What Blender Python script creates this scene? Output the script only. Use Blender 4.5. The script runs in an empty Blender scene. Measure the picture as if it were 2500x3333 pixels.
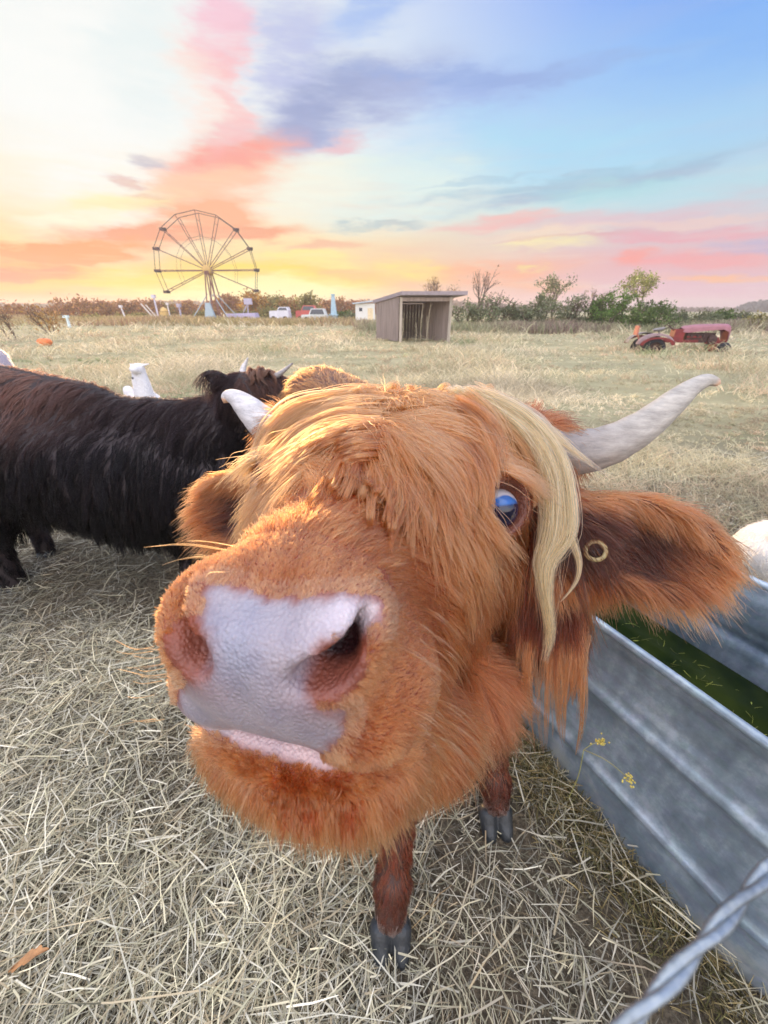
import bpy, math, random
import numpy as np
from mathutils import kdtree, Vector
rng = np.random.default_rng(7)
random.seed(7)
R = math.radians
# ------------------------------------------------------------------ camera
CAM_H = 1.45
PITCH = R(27.8)
CP, SP = math.cos(PITCH), math.sin(PITCH)
sc = bpy.context.scene
cam_d = bpy.data.cameras.new('camera')
cam_d.sensor_fit = 'HORIZONTAL'; cam_d.sensor_width = 36; cam_d.lens = 18
cam_d.clip_start = 0.01; cam_d.clip_end = 3000
cam_d.dof.use_dof = True; cam_d.dof.focus_distance = 0.5; cam_d.dof.aperture_fstop = 11
cam = bpy.data.objects.new('camera', cam_d)
sc.collection.objects.link(cam)
cam.location = (0, 0, CAM_H)
cam.rotation_euler = (math.pi/2 - PITCH, 0, 0)
sc.camera = cam
sc.view_settings.view_transform = 'Standard'
sc.view_settings.look = 'None'
sc.view_settings.exposure = 0
sc.view_settings.gamma = 1
sc.cycles.use_denoising = True
sc.cycles.max_bounces = 7
sc.cycles.diffuse_bounces = 3
sc.cycles.glossy_bounces = 3
sc.cycles.transmission_bounces = 6
sc.cycles.volume_bounces = 0
sc.cycles.use_adaptive_sampling = True
sc.cycles.adaptive_threshold = .025
sc.cycles.transparent_max_bounces = 12
sc.cycles.sample_clamp_indirect = 4

def Cw(px, py, depth):
    """world point seen at photo pixel (2500x3333) at this depth along the optical axis"""
    x = (px-1250)/1250*depth; y = -(py-1666)/1250*depth; z = depth
    return np.array([x, z*CP + y*SP, CAM_H + y*CP - z*SP])
def PT(px, py, Y):
    r = (px-1250)/1250; d = (py-1666)/1250
    f = CP - d*SP; dn = SP + d*CP
    t = Y/f
    return np.array([r*t, Y, CAM_H - dn*t])
def GR(px, py, z=0.0):
    r = (px-1250)/1250; d = (py-1666)/1250
    f = CP - d*SP; dn = SP + d*CP
    t = (CAM_H-z)/dn
    return np.array([r*t, f*t, z])
def azel(px, py):
    p = PT(px, py, 1.0); dz = p[2]-CAM_H
    return math.atan2(p[0], 1.0), math.atan2(dz, math.hypot(p[0], 1.0))
def project(P):
    P = np.asarray(P, float); z0 = P[..., 2]-CAM_H
    dep = P[..., 1]*CP - z0*SP; up = P[..., 1]*SP + z0*CP
    return 1250+P[..., 0]/dep*1250, 1666-up/dep*1250, dep
def s2l(c):
    c = np.asarray(c, float)/255.0
    return np.where(c <= 0.04045, c/12.92, ((c+0.055)/1.055)**2.4)
def rgba(c): return (*[float(v) for v in s2l(c)], 1.0)

# ------------------------------------------------------------------ world
world = bpy.data.worlds.new('World'); sc.world = world; world.use_nodes = True
W = world.node_tree; W.nodes.clear()
SUN_AZ, SUN_EL = R(-26), R(5)
def build_sky():
    nt = W; N = nt.nodes; L = nt.links
    def m(op, a, b=None, c=None, clamp=False):
        n = N.new('ShaderNodeMath'); n.operation = op; n.use_clamp = clamp
        for i, v in enumerate((a, b, c)):
            if v is None: continue
            if isinstance(v, (int, float)): n.inputs[i].default_value = v
            else: L.new(v, n.inputs[i])
        return n.outputs[0]
    def mix(f, a, b):
        n = N.new('ShaderNodeMix'); n.data_type = 'RGBA'; n.clamp_factor = True
        for s, v in ((n.inputs['Factor'], f), (n.inputs[6], a), (n.inputs[7], b)):
            if isinstance(v, (int, float)): s.default_value = v
            elif isinstance(v, tuple): s.default_value = v
            else: L.new(v, s)
        return n.outputs[2]
    tc = N.new('ShaderNodeTexCoord')
    sp = N.new('ShaderNodeSeparateXYZ'); L.new(tc.outputs['Generated'], sp.inputs[0])
    x, y, z = sp.outputs
    az = m('ARCTAN2', x, y)
    hyp = m('SQRT', m('ADD', m('MULTIPLY', x, x), m('MULTIPLY', y, y)))
    el = m('ARCTAN2', z, hyp)
    cb = N.new('ShaderNodeCombineXYZ'); L.new(az, cb.inputs[0]); L.new(el, cb.inputs[1])
    # wisps: noise stretched along the cloud direction (streaks rise to the right)
    def noise(sx, sy, rot, scale, detail, rough=0.55, off=0):
        mp = N.new('ShaderNodeMapping'); L.new(cb.outputs[0], mp.inputs[0])
        mp.inputs['Rotation'].default_value = (0, 0, rot); mp.inputs['Scale'].default_value = (sx, sy, 1)
        mp.inputs['Location'].default_value = (off, off*.7, off)
        n = N.new('ShaderNodeTexNoise'); n.inputs['Scale'].default_value = scale
        n.inputs['Detail'].default_value = detail; n.inputs['Roughness'].default_value = rough
        L.new(mp.outputs[0], n.inputs['Vector']); return n
    wn = noise(1, 3.2, R(-8), 3.2, 3, .5)
    ws = N.new('ShaderNodeVectorMath'); ws.operation = 'SUBTRACT'; L.new(wn.outputs['Color'], ws.inputs[0]); ws.inputs[1].default_value = (.5, .5, .5)
    wm = N.new('ShaderNodeVectorMath'); wm.operation = 'MULTIPLY'; L.new(ws.outputs[0], wm.inputs[0]); wm.inputs[1].default_value = (.16, .07, 0)
    wa = N.new('ShaderNodeVectorMath'); wa.operation = 'ADD'; L.new(cb.outputs[0], wa.inputs[0]); L.new(wm.outputs[0], wa.inputs[1])
    wn2 = noise(1, 3.5, R(-14), 13, 4, .6, 5.5)
    w2 = N.new('ShaderNodeVectorMath'); w2.operation = 'SUBTRACT'; L.new(wn2.outputs['Color'], w2.inputs[0]); w2.inputs[1].default_value = (.5, .5, .5)
    w3 = N.new('ShaderNodeVectorMath'); w3.operation = 'MULTIPLY'; L.new(w2.outputs[0], w3.inputs[0]); w3.inputs[1].default_value = (.10, .035, 0)
    wb = N.new('ShaderNodeVectorMath'); wb.operation = 'ADD'; L.new(wa.outputs[0], wb.inputs[0]); L.new(w3.outputs[0], wb.inputs[1]); wa = wb
    sn = noise(1.0, 6.0, R(-16), 6.5, 6, .65, 2.2)
    stre = m('MULTIPLY_ADD', m('SUBTRACT', sn.outputs['Fac'], .5), 2.6, .95)
    def ramp(fac, stops):
        r = N.new('ShaderNodeValToRGB'); cr = r.color_ramp; cr.interpolation = 'EASE'
        while len(cr.elements) < len(stops): cr.elements.new(0.5)
        for e, (p, c) in zip(cr.elements, stops): e.position = p; e.color = rgba(c)
        L.new(fac, r.inputs[0]); return r.outputs[0]
    e1 = m('DIVIDE', el, R(60), clamp=True)
    left = ramp(e1, [(0, (255, 148, 66)), (2.5/60, (255, 208, 104)), (6/60, (255, 228, 168)), (11/60, (251, 243, 222)), (17/60, (246, 250, 248)), (25/60, (238, 244, 244)), (34/60, (212, 230, 246)), (1, (180, 206, 245))])
    right = ramp(e1, [(0, (214, 186, 204)), (1.6/60, (228, 188, 204)), (4.5/60, (232, 184, 190)), (7.5/60, (214, 205, 214)), (10/60, (188, 222, 234)), (15/60, (166, 210, 244)), (20/60, (132, 182, 247)), (28/60, (92, 152, 250)), (1, (112, 158, 235))])
    fz = m('SMOOTH_MIN', 1.0, m('DIVIDE', m('SUBTRACT', az, R(-16)), R(52)), 0.05, clamp=True)
    daz = m('ABSOLUTE', m('SUBTRACT', az, SUN_AZ))
    fz2 = m('DIVIDE', m('SUBTRACT', daz, R(9)), R(50), clamp=True)
    ss = m('MULTIPLY', m('MULTIPLY', fz2, fz2), m('SUBTRACT', 3.0, m('MULTIPLY', fz2, 2.0)))
    col = mix(ss, left, right)
    def blob(x0, y0, x1, y1, wpx, c, k, power='QUADRATIC_SPHERE', warp=True):
        nonlocal col
        a0, e0 = azel(x0, y0); a1, e1_ = azel(x1, y1)
        mx, my = (x0+x1)/2, (y0+y1)/2
        ln = math.hypot(x1-x0, y1-y0) or 1
        nx, ny = -(y1-y0)/ln, (x1-x0)/ln
        b0 = azel(mx+nx*wpx, my+ny*wpx); bc = azel(mx, my)
        hw = math.hypot(b0[0]-bc[0], b0[1]-bc[1])
        hl = math.hypot(a1-a0, e1_-e0)/2
        rot = math.atan2(e1_-e0, a1-a0)
        mp = N.new('ShaderNodeMapping'); mp.vector_type = 'TEXTURE'
        L.new((wa if warp else cb).outputs[0], mp.inputs[0])
        mp.inputs['Location'].default_value = ((a0+a1)/2, (e0+e1_)/2, 0)
        mp.inputs['Rotation'].default_value = (0, 0, rot)
        mp.inputs['Scale'].default_value = (hl*1.35, hw*1.7, 1)
        g = N.new('ShaderNodeTexGradient'); g.gradient_type = 'SPHERICAL'; L.new(mp.outputs[0], g.inputs[0])
        f = m('SMOOTH_MIN', m('MULTIPLY', g.outputs['Fac'], 1.6), 1.0, 0.35)
        f = m('MULTIPLY', m('MULTIPLY', f, m('SMOOTH_MIN', m('MULTIPLY', stre, f), 1.1, .3)), k, clamp=True)
        col = mix(f, col, rgba(c))
    # broad masses
    blob(-200, 250, 700, 500, 420, (250, 252, 250), .8)
    blob(250, 20, 620, 300, 170, (226, 240, 242), .55)
    blob(1150, 500, 2600, 100, 160, (160, 205, 247), .5)
    blob(1300, 480, 2300, 460, 120, (172, 222, 246), .75)
    blob(850, 640, 1700, 560, 120, (222, 242, 240), .85)
    blob(700, 620, 1250, 590, 90, (246, 247, 232), .8)
    blob(770, -150, 700, 330, 95, (246, 205, 220), .95)
    blob(700, 120, 680, 480, 110, (252, 222, 210), .7)
    # blue-violet veil over the middle
    blob(800, 60, 1100, 330, 150, (188, 196, 234), .8)
    blob(1180, -120, 1240, 120, 170, (160, 190, 242), .75)
    blob(1000, 300, 1900, 210, 70, (160, 184, 234), .8)
    blob(680, 480, 1500, 190, 100, (170, 182, 220), .85)
    blob(800, 440, 1260, 250, 75, (152, 166, 208), .65)
    blob(1100, 250, 2200, 160, 30, (150, 176, 228), .7)
    blob(780, 460, 1020, 420, 40, (186, 178, 212), .7)
    # pink core
    blob(520, 600, 980, 470, 105, (252, 200, 176), .8)
    blob(560, 545, 960, 450, 70, (250, 168, 158), .95)
    blob(800, 80, 720, 520, 48, (250, 192, 196), .65)
    blob(1000, 490, 1240, 430, 32, (236, 196, 204), .8)
    blob(420, 640, 860, 560, 45, (252, 204, 172), .8)
    blob(460, 520, 590, 520, 18, (190, 188, 204), .75)
    blob(370, 560, 520, 590, 12, (224, 180, 176), .7)
    blob(390, 605, 560, 622, 10, (228, 170, 160), .7)
    blob(480, 668, 560, 660, 14, (206, 190, 200), .6)
    # yellow / orange belt at left
    blob(100, 660, 620, 630, 40, (253, 240, 176), .7)
    blob(420, 740, 850, 670, 60, (251, 186, 150), 1.2)
    blob(160, 780, 1000, 745, 32, (246, 172, 140), 1.3)
    blob(-120, 838, 520, 815, 32, (246, 172, 122), 1.4)
    blob(-200, 890, 360, 885, 26, (236, 152, 124), 1.4)
    blob(100, 930, 520, 925, 14, (250, 190, 120), 1.0)
    blob(700, 900, 1250, 895, 18, (250, 190, 120), 1.0)
    blob(250, 940, 360, 938, 8, (238, 196, 150), .8)
    blob(330, 850, 760, 880, 26, (252, 206, 150), .7)
    blob(100, 915, 1250, 905, 46, (255, 224, 104), 1.3)
    blob(450, 945, 1150, 935, 30, (255, 250, 170), 1.3)
    blob(-200, 985, 420, 985, 26, (255, 176, 112), 1.3)
    blob(350, 700, 60, 740, 30, (255, 252, 226), .8)
    blob(800, 830, 1200, 860, 20, (253, 236, 150), .8)
    blob(930, 810, 1230, 790, 20, (244, 188, 158), .75)
    blob(1000, 895, 1260, 880, 15, (248, 204, 140), .8)
    blob(1230, 860, 1500, 900, 30, (255, 232, 130), .8)
    blob(1060, 740, 1400, 720, 13, (168, 196, 206), .65)
    blob(1250, 660, 2300, 480, 17, (152, 192, 214), .6)
    blob(1400, 690, 2600, 440, 24, (158, 190, 216), .75)
    blob(1350, 610, 1800, 540, 10, (162, 200, 222), .5)
    blob(1700, 640, 2300, 570, 34, (176, 222, 230), .7)
    # right: pink, salmon and lilac bars
    blob(1380, 745, 1900, 690, 22, (242, 194, 190), .9)
    blob(1500, 790, 2000, 740, 26, (246, 222, 200), .8)
    blob(1550, 800, 2200, 740, 8, (222, 180, 184), .8)
    blob(1650, 740, 2600, 640, 26, (224, 196, 206), .8)
    blob(1850, 740, 2600, 700, 14, (238, 206, 200), .7)
    blob(1900, 780, 2600, 740, 22, (234, 172, 184), .85)
    blob(2250, 810, 2700, 770, 24, (186, 182, 216), .9)
    blob(1970, 860, 2560, 830, 26, (244, 168, 172), .95)
    blob(1960, 855, 2110, 835, 26, (252, 158, 148), .8)
    blob(1350, 900, 1900, 860, 30, (252, 180, 144), .85)
    blob(1600, 915, 2000, 940, 26, (250, 184, 150), .8)
    blob(1600, 810, 1950, 790, 20, (252, 238, 180), .8)
    blob(1690, 870, 1800, 868, 10, (250, 232, 150), .8)
    blob(2150, 912, 2600, 895, 12, (252, 190, 150), .95)
    blob(2150, 960, 2700, 945, 26, (230, 184, 204), .7)
    # fine streaks everywhere low down
    s1 = noise(1.0, 9.0, R(-7), 4.0, 6, .6, 3.1)
    f1 = m('MULTIPLY', m('SUBTRACT', s1.outputs['Fac'], .5), 4.2, clamp=True)
    lowm = m('SUBTRACT', 1.0, m('DIVIDE', el, R(17)), clamp=True)
    c1 = mix(ss, rgba((247, 196, 160)), rgba((226, 178, 196)))
    col = mix(m('MULTIPLY', m('MULTIPLY', f1, lowm), .55), col, c1)
    s2 = noise(1.0, 11.0, R(-9), 3.3, 6, .6, 9.7)
    f2 = m('MULTIPLY', m('SUBTRACT', s2.outputs['Fac'], .54), 4.5, clamp=True)
    c2 = mix(ss, rgba((255, 250, 205)), rgba((240, 226, 220)))
    col = mix(m('MULTIPLY', m('MULTIPLY', f2, lowm), .6), col, c2)
    s3 = noise(1.0, 5.0, R(-14), 2.6, 5, .6, 17.3)
    f3 = m('MULTIPLY', m('SUBTRACT', s3.outputs['Fac'], .52), 3, clamp=True)
    himk = m('MULTIPLY', m('DIVIDE', m('SUBTRACT', el, R(7)), R(12), clamp=True), ss)
    col = mix(m('MULTIPLY', m('MULTIPLY', f3, himk), .35), col, rgba((182, 196, 232)))
    # glow where the sun has gone down
    blob(560, 965, 1240, 955, 42, (255, 250, 180), 1.0)
    # sky overhead and behind the camera boosted and warmed as added fill light
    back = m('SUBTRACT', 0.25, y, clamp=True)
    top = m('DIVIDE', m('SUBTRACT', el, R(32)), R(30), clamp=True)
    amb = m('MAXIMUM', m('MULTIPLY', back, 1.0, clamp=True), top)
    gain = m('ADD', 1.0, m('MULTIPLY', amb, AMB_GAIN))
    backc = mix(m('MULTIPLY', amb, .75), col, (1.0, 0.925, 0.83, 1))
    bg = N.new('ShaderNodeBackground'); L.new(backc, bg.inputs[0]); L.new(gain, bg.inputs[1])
    out = N.new('ShaderNodeOutputWorld'); L.new(bg.outputs[0], out.inputs[0])
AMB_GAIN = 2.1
HAZE = .0014
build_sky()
world.cycles.sampling_method = 'MANUAL'; world.cycles.sample_map_resolution = 512

sun_d = bpy.data.lights.new('sun', 'SUN'); sun_d.energy = 4.5; sun_d.angle = R(3); sun_d.color = (1.0, 0.62, 0.30)
sun = bpy.data.objects.new('sun', sun_d); sc.collection.objects.link(sun)
sd = Vector((math.sin(SUN_AZ)*math.cos(SUN_EL), math.cos(SUN_AZ)*math.cos(SUN_EL), math.sin(SUN_EL)))
sun.rotation_euler = sd.to_track_quat('Z', 'Y').to_euler()

# ------------------------------------------------------------------ helpers
COL = sc.collection
def tag(o, label=None, cat=None, group=None, kind=None):
    if label: o['label'] = label
    if cat: o['category'] = cat
    if group: o['group'] = group
    if kind: o['kind'] = kind
    return o
def empty(name, loc, label, cat, group=None):
    o = bpy.data.objects.new(name, None); COL.objects.link(o); o.location = [float(v) for v in loc]
    o.empty_display_size = .1
    return tag(o, label, cat, group)
def link(name, me, mat, parent=None):
    o = bpy.data.objects.new(name, me); COL.objects.link(o)
    if mat is not None: me.materials.append(mat)
    if parent is not None:
        o.parent = parent; o.matrix_parent_inverse.identity()
        o.location = (0, 0, 0) if parent.parent else [-v for v in parent.location]
    return o
def np_mesh(name, V, F, smooth=True, attrs=None):
    """V (n,3), F (m,k) one face size"""
    V = np.asarray(V, np.float32); F = np.asarray(F, np.int32)
    me = bpy.data.meshes.new(name)
    me.vertices.add(len(V)); me.vertices.foreach_set('co', V.ravel())
    k = F.shape[1]
    me.loops.add(F.size); me.loops.foreach_set('vertex_index', F.ravel())
    me.polygons.add(len(F)); me.polygons.foreach_set('loop_start', np.arange(0, F.size, k, dtype=np.int32))
    me.polygons.foreach_set('loop_total', np.full(len(F), k, np.int32))
    if smooth: me.polygons.foreach_set('use_smooth', np.ones(len(F), bool))
    me.update(calc_edges=True)
    for nm, (ty, dom, data) in (attrs or {}).items():
        a = me.attributes.new(nm, ty, dom)
        a.data.foreach_set('color' if 'COLOR' in ty else 'value', np.asarray(data, np.float32).ravel())
    return me
class MB:
    def __init__(s): s.v = []; s.f = []
    def add(s, vs, fs):
        b = len(s.v); s.v += [tuple(map(float, v)) for v in vs]; s.f += [tuple(i+b for i in f) for f in fs]; return s
    def box(s, c, d, rz=0, bev=0):
        cx, cy, cz = c; hx, hy, hz = [q/2 for q in d]; co, si = math.cos(rz), math.sin(rz)
        vs = []
        for z in (-hz, hz):
            for x, y in ((-hx, -hy), (hx, -hy), (hx, hy), (-hx, hy)):
                vs.append((cx+x*co-y*si, cy+x*si+y*co, cz+z))
        return s.add(vs, [(0, 3, 2, 1), (4, 5, 6, 7), (0, 1, 5, 4), (1, 2, 6, 5), (2, 3, 7, 6), (3, 0, 4, 7)])
    def tube(s, pts, rad, n=8, cap=True, closed=False):
        P = [np.array(p, float) for p in pts]; m_ = len(P)
        rs = rad if hasattr(rad, '__len__') else [rad]*m_
        vs = []; fs = []; up = None
        for i, p in enumerate(P):
            if closed: t = P[(i+1) % m_]-P[i-1]
            else: t = P[min(i+1, m_-1)]-P[max(i-1, 0)]
            t = t/(np.linalg.norm(t)+1e-12)
            if up is None:
                up = np.array([0, 0, 1.0]) if abs(t[2]) < .9 else np.array([1.0, 0, 0])
            a = np.cross(t, up); a /= np.linalg.norm(a)+1e-12; b = np.cross(a, t); up = b
            for k in range(n):
                th = 2*math.pi*k/n
                vs.append(p + rs[i]*(a*math.cos(th)+b*math.sin(th)))
        for i in range(m_ if closed else m_-1):
            j = (i+1) % m_
            for k in range(n):
                l = (k+1) % n
                fs.append((i*n+k, j*n+k, j*n+l, i*n+l))
        if cap and not closed:
            fs.append(tuple(range(n))); fs.append(tuple(reversed(range((m_-1)*n, m_*n))))
        return s.add(vs, fs)
    def lathe(s, c, axis, prof, n=24):
        """prof: (radius, height along axis)"""
        ax = np.array(axis, float); ax /= np.linalg.norm(ax)
        t = np.array([0, 0, 1.0]) if abs(ax[2]) < .9 else np.array([1.0, 0, 0])
        a = np.cross(ax, t); a /= np.linalg.norm(a); b = np.cross(ax, a)
        vs = []; fs = []
        for r, h in prof:
            for k in range(n):
                th = 2*math.pi*k/n; vs.append(np.array(c)+ax*h+(a*math.cos(th)+b*math.sin(th))*r)
        for i in range(len(prof)-1):
            for k in range(n):
                l = (k+1) % n; fs.append((i*n+k, i*n+l, (i+1)*n+l, (i+1)*n+k))
        return s.add(vs, fs)
    def build(s, name, mat, parent=None, smooth=False):
        me = bpy.data.meshes.new(name); me.from_pydata(s.v, [], s.f); me.update()
        if smooth: me.polygons.foreach_set('use_smooth', [True]*len(me.polygons))
        return link(name, me, mat, parent)

# materials
def new_mat(name):
    m = bpy.data.materials.new(name); m.use_nodes = True
    return m, m.node_tree.nodes, m.node_tree.links, m.node_tree.nodes['Principled BSDF']
def pmat(name, c, rough=.7, metal=0, var=.25, scale=8, bump=.0, bscale=60, c2=None, spec=.5, stretch=None, streak=None):
    m, N, L, B = new_mat(name)
    tc = N.new('ShaderNodeTexCoord'); src = tc.outputs['Object']
    mp = N.new('ShaderNodeMapping'); L.new(src, mp.inputs[0]); src = mp.outputs[0]
    if stretch: mp.inputs['Scale'].default_value = stretch
    n = N.new('ShaderNodeTexNoise'); n.inputs['Scale'].default_value = scale; n.inputs['Detail'].default_value = 6
    n.inputs['Roughness'].default_value = .65
    L.new(src, n.inputs['Vector'])
    r = N.new('ShaderNodeValToRGB'); r.color_ramp.elements[0].position = .3; r.color_ramp.elements[1].position = .7
    base = s2l(c); a = base*(1-var); b = s2l(c2) if c2 else np.minimum(base*(1+var), 1)
    r.color_ramp.elements[0].color = (*a, 1); r.color_ramp.elements[1].color = (*b, 1)
    L.new(n.outputs['Fac'], r.inputs[0]); L.new(r.outputs[0], B.inputs['Base Color'])
    B.inputs['Roughness'].default_value = rough; B.inputs['Metallic'].default_value = metal
    B.inputs['Specular IOR Level'].default_value = spec
    if bump:
        n2 = N.new('ShaderNodeTexNoise'); n2.inputs['Scale'].default_value = bscale; n2.inputs['Detail'].default_value = 4
        L.new(src, n2.inputs['Vector'])
        bp = N.new('ShaderNodeBump'); bp.inputs['Strength'].default_value = bump; bp.inputs['Distance'].default_value = .01
        L.new(n2.outputs['Fac'], bp.inputs['Height']); L.new(bp.outputs[0], B.inputs['Normal'])
    return m
def attr_mat(name, rough=.8, trans=0., spec=.3, attr='col', bump=0, bscale=100, bdist=.01, sss=0):
    m, N, L, B = new_mat(name)
    a = N.new('ShaderNodeAttribute'); a.attribute_name = attr
    L.new(a.outputs['Color'], B.inputs['Base Color']); B.inputs['Roughness'].default_value = rough
    B.inputs['Specular IOR Level'].default_value = spec
    if bump:
        tc = N.new('ShaderNodeTexCoord')
        n2 = N.new('ShaderNodeTexNoise'); n2.inputs['Scale'].default_value = bscale; n2.inputs['Detail'].default_value = 4
        L.new(tc.outputs['Object'], n2.inputs['Vector'])
        bp = N.new('ShaderNodeBump'); bp.inputs['Strength'].default_value = bump; bp.inputs['Distance'].default_value = bdist
        L.new(n2.outputs['Fac'], bp.inputs['Height']); L.new(bp.outputs[0], B.inputs['Normal'])
    if trans:
        out = N['Material Output'] if 'Material Output' in N else None
        t = N.new('ShaderNodeBsdfTranslucent'); L.new(a.outputs['Color'], t.inputs[0])
        mx = N.new('ShaderNodeMixShader'); mx.inputs[0].default_value = trans
        L.new(B.outputs[0], mx.inputs[1]); L.new(t.outputs[0], mx.inputs[2]); L.new(mx.outputs[0], out.inputs[0])
    return m
def hair_mat(name, rough=.35, radial=.5, ior=1.5):
    m = bpy.data.materials.new(name); m.use_nodes = True; N = m.node_tree.nodes; L = m.node_tree.links; N.clear()
    h = N.new('ShaderNodeBsdfHairPrincipled'); h.model = 'CHIANG'; h.parametrization = 'COLOR'
    a = N.new('ShaderNodeAttribute'); a.attribute_name = 'col'
    L.new(a.outputs['Color'], h.inputs['Color'])
    h.inputs['Roughness'].default_value = rough; h.inputs['Radial Roughness'].default_value = radial
    h.inputs['Random Roughness'].default_value = .3; h.inputs['IOR'].default_value = ior
    o = N.new('ShaderNodeOutputMaterial'); L.new(h.outputs[0], o.inputs[0]); return m

# ------------------------------------------------------------------ implicit surfaces
def unit(v): v = np.asarray(v, float); return v/np.linalg.norm(v)
def frame(e1, e2):
    e1 = unit(e1); e3 = unit(np.cross(e1, e2)); e2 = np.cross(e3, e1); return np.array([e1, e2, e3])
def cap(a, b, ra, rb, k=.03): return ('cap', np.array(a, float), np.array(b, float), ra, rb, k)
def ell(c, rad, fr=None, k=.03): return ('ell', np.array(c, float), np.array(rad, float), np.eye(3) if fr is None else fr, k)
def sub(c, rad, fr=None, k=.01): return ('sub', np.array(c, float), np.array(rad, float), np.eye(3) if fr is None else fr, k)
def sdf_grid(prims, X, Y, Z):
    D = np.full((len(X), len(Y), len(Z)), .4, np.float32)
    for p in prims:
        if p[0] == 'cap':
            _, a, b, ra, rb, k = p; mg = max(ra, rb)+k+.05
            lo = np.minimum(a, b)-mg; hi = np.maximum(a, b)+mg
        else:
            _, c, rad, fr, k = p; mg = rad.max()+k+.05; lo = c-mg; hi = c+mg
        i0, i1 = np.searchsorted(X, [lo[0], hi[0]]); j0, j1 = np.searchsorted(Y, [lo[1], hi[1]]); k0, k1 = np.searchsorted(Z, [lo[2], hi[2]])
        if i0 == i1 or j0 == j1 or k0 == k1: continue
        gx, gy, gz = X[i0:i1, None, None], Y[None, j0:j1, None], Z[None, None, k0:k1]
        if p[0] == 'cap':
            ab = b-a; l2 = ab@ab+1e-9
            t = np.clip(((gx-a[0])*ab[0]+(gy-a[1])*ab[1]+(gz-a[2])*ab[2])/l2, 0, 1)
            d = np.sqrt((gx-a[0]-t*ab[0])**2+(gy-a[1]-t*ab[1])**2+(gz-a[2]-t*ab[2])**2)-(ra+(rb-ra)*t)
        else:
            q = [fr[i, 0]*(gx-c[0])+fr[i, 1]*(gy-c[1])+fr[i, 2]*(gz-c[2]) for i in range(3)]
            n0 = np.sqrt((q[0]/rad[0])**2+(q[1]/rad[1])**2+(q[2]/rad[2])**2)
            n1 = np.sqrt((q[0]/rad[0]**2)**2+(q[1]/rad[1]**2)**2+(q[2]/rad[2]**2)**2)+1e-6
            d = n0*(n0-1)/n1
        S = D[i0:i1, j0:j1, k0:k1]
        if p[0] == 'sub':
            d = -d; h = np.maximum(k-np.abs(S-d), 0)/k; S[...] = np.maximum(S, d)+h*h*k/4
        else:
            h = np.maximum(k-np.abs(S-d), 0)/k; S[...] = np.minimum(S, d)-h*h*k/4
    return D
def surface_nets(D, X, Y, Z):
    S = D < 0; nx, ny, nz = D.shape
    cnt = np.zeros((nx-1, ny-1, nz-1), np.int8)
    offs = [(i, j, k) for i in (0, 1) for j in (0, 1) for k in (0, 1)]
    for i, j, k in offs: cnt += S[i:nx-1+i, j:ny-1+j, k:nz-1+k]
    I = np.argwhere((cnt > 0) & (cnt < 8)); idx = np.full(cnt.shape, -1, np.int32); idx[tuple(I.T)] = np.arange(len(I))
    dv = {o: D[I[:, 0]+o[0], I[:, 1]+o[1], I[:, 2]+o[2]] for o in offs}
    pv = {o: np.stack([X[I[:, 0]+o[0]], Y[I[:, 1]+o[1]], Z[I[:, 2]+o[2]]], 1) for o in offs}
    acc = np.zeros((len(I), 3)); n = np.zeros(len(I))
    for a in offs:
        for ax in range(3):
            if a[ax]: continue
            b = list(a); b[ax] = 1; b = tuple(b)
            da, db = dv[a], dv[b]; cr = (da < 0) != (db < 0)
            t = np.where(cr, da/np.where(cr, da-db, 1), 0)[:, None]
            acc += np.where(cr[:, None], pv[a]+(pv[b]-pv[a])*t, 0); n += cr
    V = acc/n[:, None]; F = []
    for ax in range(3):
        o1, o2 = (ax+1) % 3, (ax+2) % 3
        sl0 = [slice(None)]*3; sl1 = [slice(None)]*3
        sl0[ax] = slice(0, -1); sl1[ax] = slice(1, None)
        E = np.argwhere(S[tuple(sl0)] != S[tuple(sl1)])
        E = E[(E[:, o1] > 0) & (E[:, o2] > 0) & (E[:, o1] < D.shape[o1]-1) & (E[:, o2] < D.shape[o2]-1)]
        ins = S[tuple(E.T)]
        q = []
        for d1, d2 in ((1, 1), (0, 1), (0, 0), (1, 0)):
            c = E.copy(); c[:, o1] -= d1; c[:, o2] -= d2; q.append(idx[tuple(c.T)])
        q = np.stack(q, 1); q[~ins] = q[~ins][:, ::-1]; F.append(q)
    return V, np.concatenate(F)
def coords(lo, hi, flo, fhi, fine, coarse):
    out = []; x = lo
    while x < hi:
        out.append(x)
        d = max(flo-x, x-fhi, 0); x += min(fine+d*.12, coarse)
    return np.array(out)
def vnormals(V, F):
    n = np.zeros_like(V); fn = np.cross(V[F[:, 2]]-V[F[:, 0]], V[F[:, 3]]-V[F[:, 1]])
    for i in range(4): np.add.at(n, F[:, i], fn)
    return n/(np.linalg.norm(n, axis=1, keepdims=True)+1e-12), fn
def scatter(V, F, dens_fn, n):
    """n roots with density ~ area * dens_fn(center, normal)"""
    vn, fn = vnormals(V, F); C_ = V[F].mean(1); A = np.linalg.norm(fn, axis=1)/2
    w = A*dens_fn(C_, fn/(np.linalg.norm(fn, axis=1, keepdims=True)+1e-12)); w /= w.sum()
    fi = rng.choice(len(F), n, p=w); a, b = rng.random(n)[:, None], rng.random(n)[:, None]
    q = F[fi]
    P = (V[q[:, 0]]*(1-a)+V[q[:, 1]]*a)*(1-b)+(V[q[:, 3]]*(1-a)+V[q[:, 2]]*a)*b
    Nn = (vn[q[:, 0]]*(1-a)+vn[q[:, 1]]*a)*(1-b)+(vn[q[:, 3]]*(1-a)+vn[q[:, 2]]*a)*b
    return P, Nn/(np.linalg.norm(Nn, axis=1, keepdims=True)+1e-9)
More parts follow.
